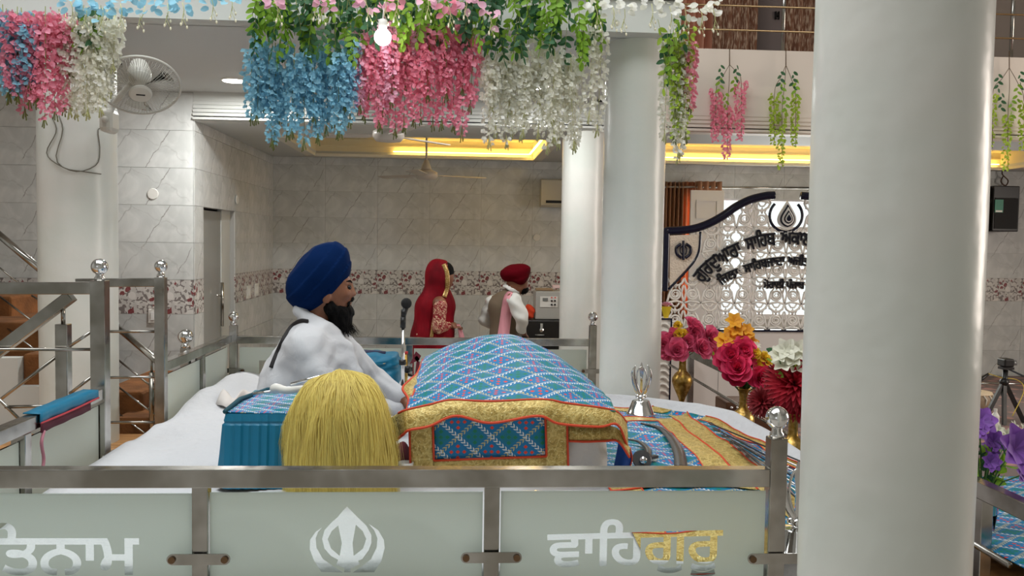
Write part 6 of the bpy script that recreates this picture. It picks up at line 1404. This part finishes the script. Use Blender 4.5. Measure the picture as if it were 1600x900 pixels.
b = MB(); zt_ = P(585, 566, YTb-.1).z; A = [[(x, y, zt_+.004*sin(30*x)) for x in np.linspace(P(566, 570, YTb).x, P(606, 570, YTb).x, 10)] for y in np.linspace(YTb-.16, YTb+.05, 6)]; cloth('brocade_top', np.array(A), EMB2, tb, .004, np.array(A)[:, :, :2]*1.5)
b = MB(); b.tube([P(562, 553, YTb), P(602, 556, YTb)], .028, 16); tag(b.build('navy_roll', mat('navy_cloth', (34, 40, 76), .7), None, smooth=True), 'rolled navy blue cloth lying on the teal bundle', 'cloth roll')
YSs = 5.2; c0 = P(634.5, 590, YSs); ss_ = thing('short_stand', (c0.x, YSs, ZP), 'short brass-coloured stand with a red cap and black clamp beside the microphone', 'stand'); b = MB(); b.cyl((c0.x, YSs, ZP+.01), tuple(P(634.5, 553, YSs)), .01, n=10); b.build('tube', BRASS, ss_, smooth=True); b = MB(); b.cyl(tuple(P(634.5, 553, YSs)), tuple(P(634.5, 549, YSs)), .012, n=10); b.build('red_cap', mat('red_plastic', (190, 40, 36), .4), ss_, smooth=True); b = MB(); b.cyl(tuple(P(628, 577, YSs-.02)), tuple(P(645, 577, YSs-.02)), .014, n=10); b.ball(tuple(P(637, 577, YSs-.03)), .024, 10); b.build('clamp', BLACK, ss_, smooth=True)
YRi = 5.9; rb = thing('maroon_ribbon', tuple(P(652, 575, YRi)), 'maroon patterned ribbon bow tied on the rear railing pane', 'ribbon'); MR = mat('maroon_ribbon_cloth', (112, 26, 44), .6)
for pts in (((640, 569), (646, 558), (652, 556), (656, 562)), ((650, 549), (658, 556), (653, 566), (645, 558)), ((651, 562), (656, 566), (654, 585), (648, 590))): A = np.array([tuple(P(x, y, YRi)) for x, y in pts]); b = MB(); b.add(A, [(0, 1, 2, 3)]); solid(b.build('loop', MR, rb), .006)
# cloth hung over the left rail
hc = thing('rail_cloth', (XL, 3.5, ZR), 'folded teal and maroon cloth hanging over the left steel rail', 'cloth')
y0, y1 = ypix(48), ypix(141)
for nm, m_, dx, zz0, zz1 in (('teal_fold', TEAL, .031, .004, -.03), ('maroon_fold', mat('dark_maroon_cloth', (84, 22, 42), .8), .033, -.03, -.065)):
    A = [[(XL+(-.03 if k == 0 else dx)+.002*sin(40*y), y, ZR+z) for y in np.linspace(y0, y1, 30)] for k, z in ((0, .006), (1, zz0), (1, (zz0+zz1)/2), (1, zz1))] if nm == 'teal_fold' else [[(XL+dx+.002*sin(40*y), y, ZR+z) for y in np.linspace(y0, y1-.08, 30)] for z in (zz0, (zz0+zz1)/2, zz1)]
    b = MB(); b.grid(A); solid(b.build(nm, m_, hc, smooth=True), .004)
b = MB(); b.tube(crom([(XL+.034, y0, ZR-.03), (XL+.036, (y0+y1)/2, ZR-.031), (XL+.034, y1, ZR-.028)], 20), .004, 6); b.build('red_piping', mat('red_pink_piping', (190, 60, 70), .6), hc, smooth=True)
b = MB(); b.tube(crom([(XL+.036, y0+.02, ZR-.06), (XL+.04, y0-.01, ZR-.1), (XL+.038, y0+.01, ZR-.16), (XL+.04, y0-.005, ZR-.2)], 16), .006, 6, flat=.4); b.build('tie', mat('pink_tie', (196, 130, 146), .7), hc, smooth=True)
# ================================================================== right-hand corner
YAm = 10.2
for x0, x1, y0, y1, dy, lab in ((1490, 1545, 291, 365, 0, 'black wall-mounted amplifier box nearest the near column'), (1553, 1591, 290, 362, -.1, 'black wall-mounted speaker box with a green label')):
    a = P(x0, y0, YAm+dy); e_ = P(x1, y1, YAm+dy); t = thing('speaker_box', tuple(P((x0+x1)/2, y1, YAm+dy)), lab, 'speaker'); b = MB(); b.box((a.x, YAm+dy, e_.z), (e_.x, YB-.012, a.z)); b.build('case', BLACK, t, bev=.01)
    b = MB(); b.box((a.x+.02, YAm+dy-.008, e_.z+.03), (e_.x-.02, YAm+dy, a.z-.14)); b.build('grille', mat('dark_grille', (14, 12, 12), .7), t)
    if x0 > 1520: q = P(1560, 322, YAm+dy); b = MB(); b.cbox((q.x, YAm+dy-.012, q.z), (.1, .006, .15)); b.build('green_label', mat('green_label', (70, 140, 120), .5), t); b = MB(); b.cbox((q.x, YAm+dy-.013, q.z-.06), (.08, .006, .02)); b.build('label_strip', WHITE, t)
    else: q = P(1537, 314, YAm+dy); b = MB(); b.cbox((q.x, YAm+dy-.012, q.z), (.08, .006, .025)); b.build('label_strip', WHITE, t)
b = MB(); b.tube(crom([P(1568, 262, 10.44), P(1566, 272, 10.42), P(1575, 282, 10.42), P(1571, 290, 10.44), P(1564, 284, 10.42), P(1567, 276, 10.44)], 26), .008, 6); tag(b.build('cable_loop', mat('brown_cable', (90, 66, 52), .7), None, smooth=True), 'loop of brown cable on the wall above the black boxes', 'cable')
# tripod with video camera
YTr = 7.5; zst = .3; tr = thing('tripod', (P(1569, 660, YTr).x, YTr, zst), 'black tripod carrying a small camera near the drums', 'tripod')
hub = P(1569, 597, YTr)
for x, y, dy in ((1538, 656, -.05), (1569, 668, -.1), (1602, 664, .05)):
    q = P(x, y, YTr+dy); d = (q-hub); e_ = hub+d*((hub.z-zst-.01)/(hub.z-q.z)); b = MB(); b.bar(tuple(hub+Vector((0, 0, .01))), tuple(e_), .032, .026, (0, 1, .1)); b.build('leg', BLACK, tr)
b = MB(); b.cyl(tuple(hub-Vector((0, 0, .12))), tuple(P(1571, 578, YTr)), .022, n=12); b.ball(tuple(hub), .04, 12); b.build('centre_column', BLACK, tr, smooth=True)
b = MB(); c = P(1572, 575, YTr); b.cbox(tuple(c), (.1, .08, .02)); b.tube([tuple(c), tuple(P(1600, 588, YTr-.1))], .008, 8); b.build('pan_head', BLACK, tr)
cm = thing('video_camera', tuple(P(1574, 573, YTr)), 'small black camcorder on top of the tripod', 'camera'); p0 = P(1565, 560, YTr); p1 = P(1580, 573, YTr); b = MB(); b.box((p0.x, YTr-.05, c.z+.013), (p1.x, YTr+.07, p0.z)); b.build('body', BLACK, cm, bev=.012); b = MB(); q = P(1581, 567, YTr); b.cyl((q.x-.03, YTr-.02, q.z), (q.x+.02, YTr-.03, q.z+.005), .022, n=14); b.build('lens', mat('grey_lens', (110, 112, 112), .2), cm, smooth=True)
# tabla drum, hand-held mic arm, bottle
YD = 8.0; dc = P(1522, 640, YD); db = thing('tabla_drum', (dc.x, YD, zst), 'laced tabla drum with pale skin head beside the tripod', 'drum'); zt2 = P(1522, 612, YD).z
b = MB(); b.lathe([(.09, zst+.0), (.15, zst+.06), (.16, zst+.16), (.145, zt2-.02), (.14, zt2)], 28, (dc.x, YD, 0)); b.build('shell', mat('drum_shell', (150, 128, 104), .5), db, smooth=True)
b = MB(); b.lathe([(.142, zt2-.025), (.152, zt2-.012), (.145, zt2+.004), (.001, zt2+.006)], 28, (dc.x, YD, 0)); b.build('skin_head', mat('drum_skin', (222, 200, 168), .6), db, smooth=False); b = MB(); b.lathe([(.001, zt2+.010), (.05, zt2+.009), (.055, zt2+.006)], 20, (dc.x, YD, 0)); b.build('black_spot', BLACK, db)
for k in range(16): a = 2*pi*k/16; b = MB(); b.tube([(dc.x+.15*cos(a), YD+.15*sin(a), zt2-.015), (dc.x+.168*cos(a+.1), YD+.168*sin(a+.1), zst+.15), (dc.x+.12*cos(a+.2), YD+.12*sin(a+.2), zst+.025)], .006, 5); b.build('lace', mat('white_lace', (220, 214, 200), .7), db, smooth=True)
YMm = 7.9; t = thing('boom_microphone', tuple(P(1530, 596, YMm)), 'dark microphone on a slim boom pointing over the tabla', 'microphone'); b = MB(); b.tube([P(1522, 600, YMm), P(1545, 584, YMm)], [.024, .012], 10); b.build('mic_body', BLACK, t, smooth=True); b = MB(); b.cyl(tuple(P(1523, 599, YMm)), tuple(P(1620, 600, YMm)), .007, n=8); b.build('boom', STEEL, t, smooth=True); c = P(1620, 600, YMm); b = MB(); b.cyl((c.x, c.y, zst), tuple(c), .01, n=8); b.build('stand_pole', BLACK, t, smooth=True)
YBo = 7.2; bc = P(1555, 655, YBo); b = MB(); b.lathe([(.03, zst), (.032, zst+.01), (.032, zst+.13), (.014, zst+.16), (.014, zst+.19), (.001, zst+.19)], 18, (bc.x, YBo, 0)); tag(b.build('white_bottle', WHITE, None, smooth=False), 'white plastic bottle standing by the tripod leg', 'bottle')
b = MB(); b.tube(crom([P(1545, 584, 7.6), P(1565, 590, 7.5), P(1590, 594, 7.5), P(1600, 610, 7.4), P(1582, 650, 7.3)], 24), .004, 6); tag(b.build('yellow_cable', mat('yellow_cable', (206, 180, 70), .6), None, smooth=True), 'thin yellow cable drooping behind the tripod', 'cable')
# low table with layered spreads beyond the right rail
ZT = .62; tb2 = thing('display_table', (2.5, 3.5, .3), 'low table under layered embroidered spreads beyond the right rail', 'table'); b = MB(); b.box((1.93, 2.6, ZT-.04), (3.4, 4.5, ZT)); b.build('table_top', WOOD, tb2)
for x in (1.98, 3.35):
    for y in (2.65, 4.45): b = MB(); b.box((x-.03, y-.03, .0 if y < 3 else .3), (x+.03, y+.03, ZT-.04)); b.build('leg', WOOD, tb2)
edges = [4.35, 4.0, 3.72, 3.5, 3.32, 3.1, 2.85]
for k in range(6):
    ya, yb = edges[k+1], edges[k]+.12; z = ZT+.012+.02*(k); t = thing('folded_spread', (2.6, ya, z), 'teal embroidered folded spread, %s in the overlapping row beyond the rail' % ('first', 'second', 'third', 'fourth', 'fifth', 'sixth')[5-k], 'spread cloth', 'layered spreads on the low table')
    A = np.array([[(x, y, z+.006*(y < ya+.02)*0+.004*sin(7*x+k)+.010*(yb-y)/(yb-ya)) for x in np.linspace(1.94, 3.3, 20)] for y in np.linspace(ya, yb, 8)]); cloth('brocade', A, EMB2, t, .004, A[:, :, :2]+.037*k)
    b = MB(); b.tube([tuple(p) for p in A[0]], .007, 6); b.build('gold_edge', GOLD, t, smooth=True)
# wooden harmonium box under the vases
hm = P(1140, 628, 6.6); t = thing('harmonium', (hm.x+.1, 6.9, .3), 'dark wooden harmonium case behind the second brass vase', 'instrument'); b = MB(); z1 = P(1140, 622, 6.95).z; x0_ = P(1123, 628, 6.95).x; b.box((x0_, 6.75, .3), (x0_+.4, 7.05, z1)); b.build('case', mat('dark_wood_case', (96, 62, 40), .4), t, bev=.008)
for k in range(5): q = MB(); q.lathe([(.001, .012), (.012, .01), (.014, 0)], 12, (x0_+.04+.045*k, 6.75, z1-.04-.0*k), Matrix.Rotation(pi/2, 3, 'X')); q.build('knob', CHROME, t, smooth=True)
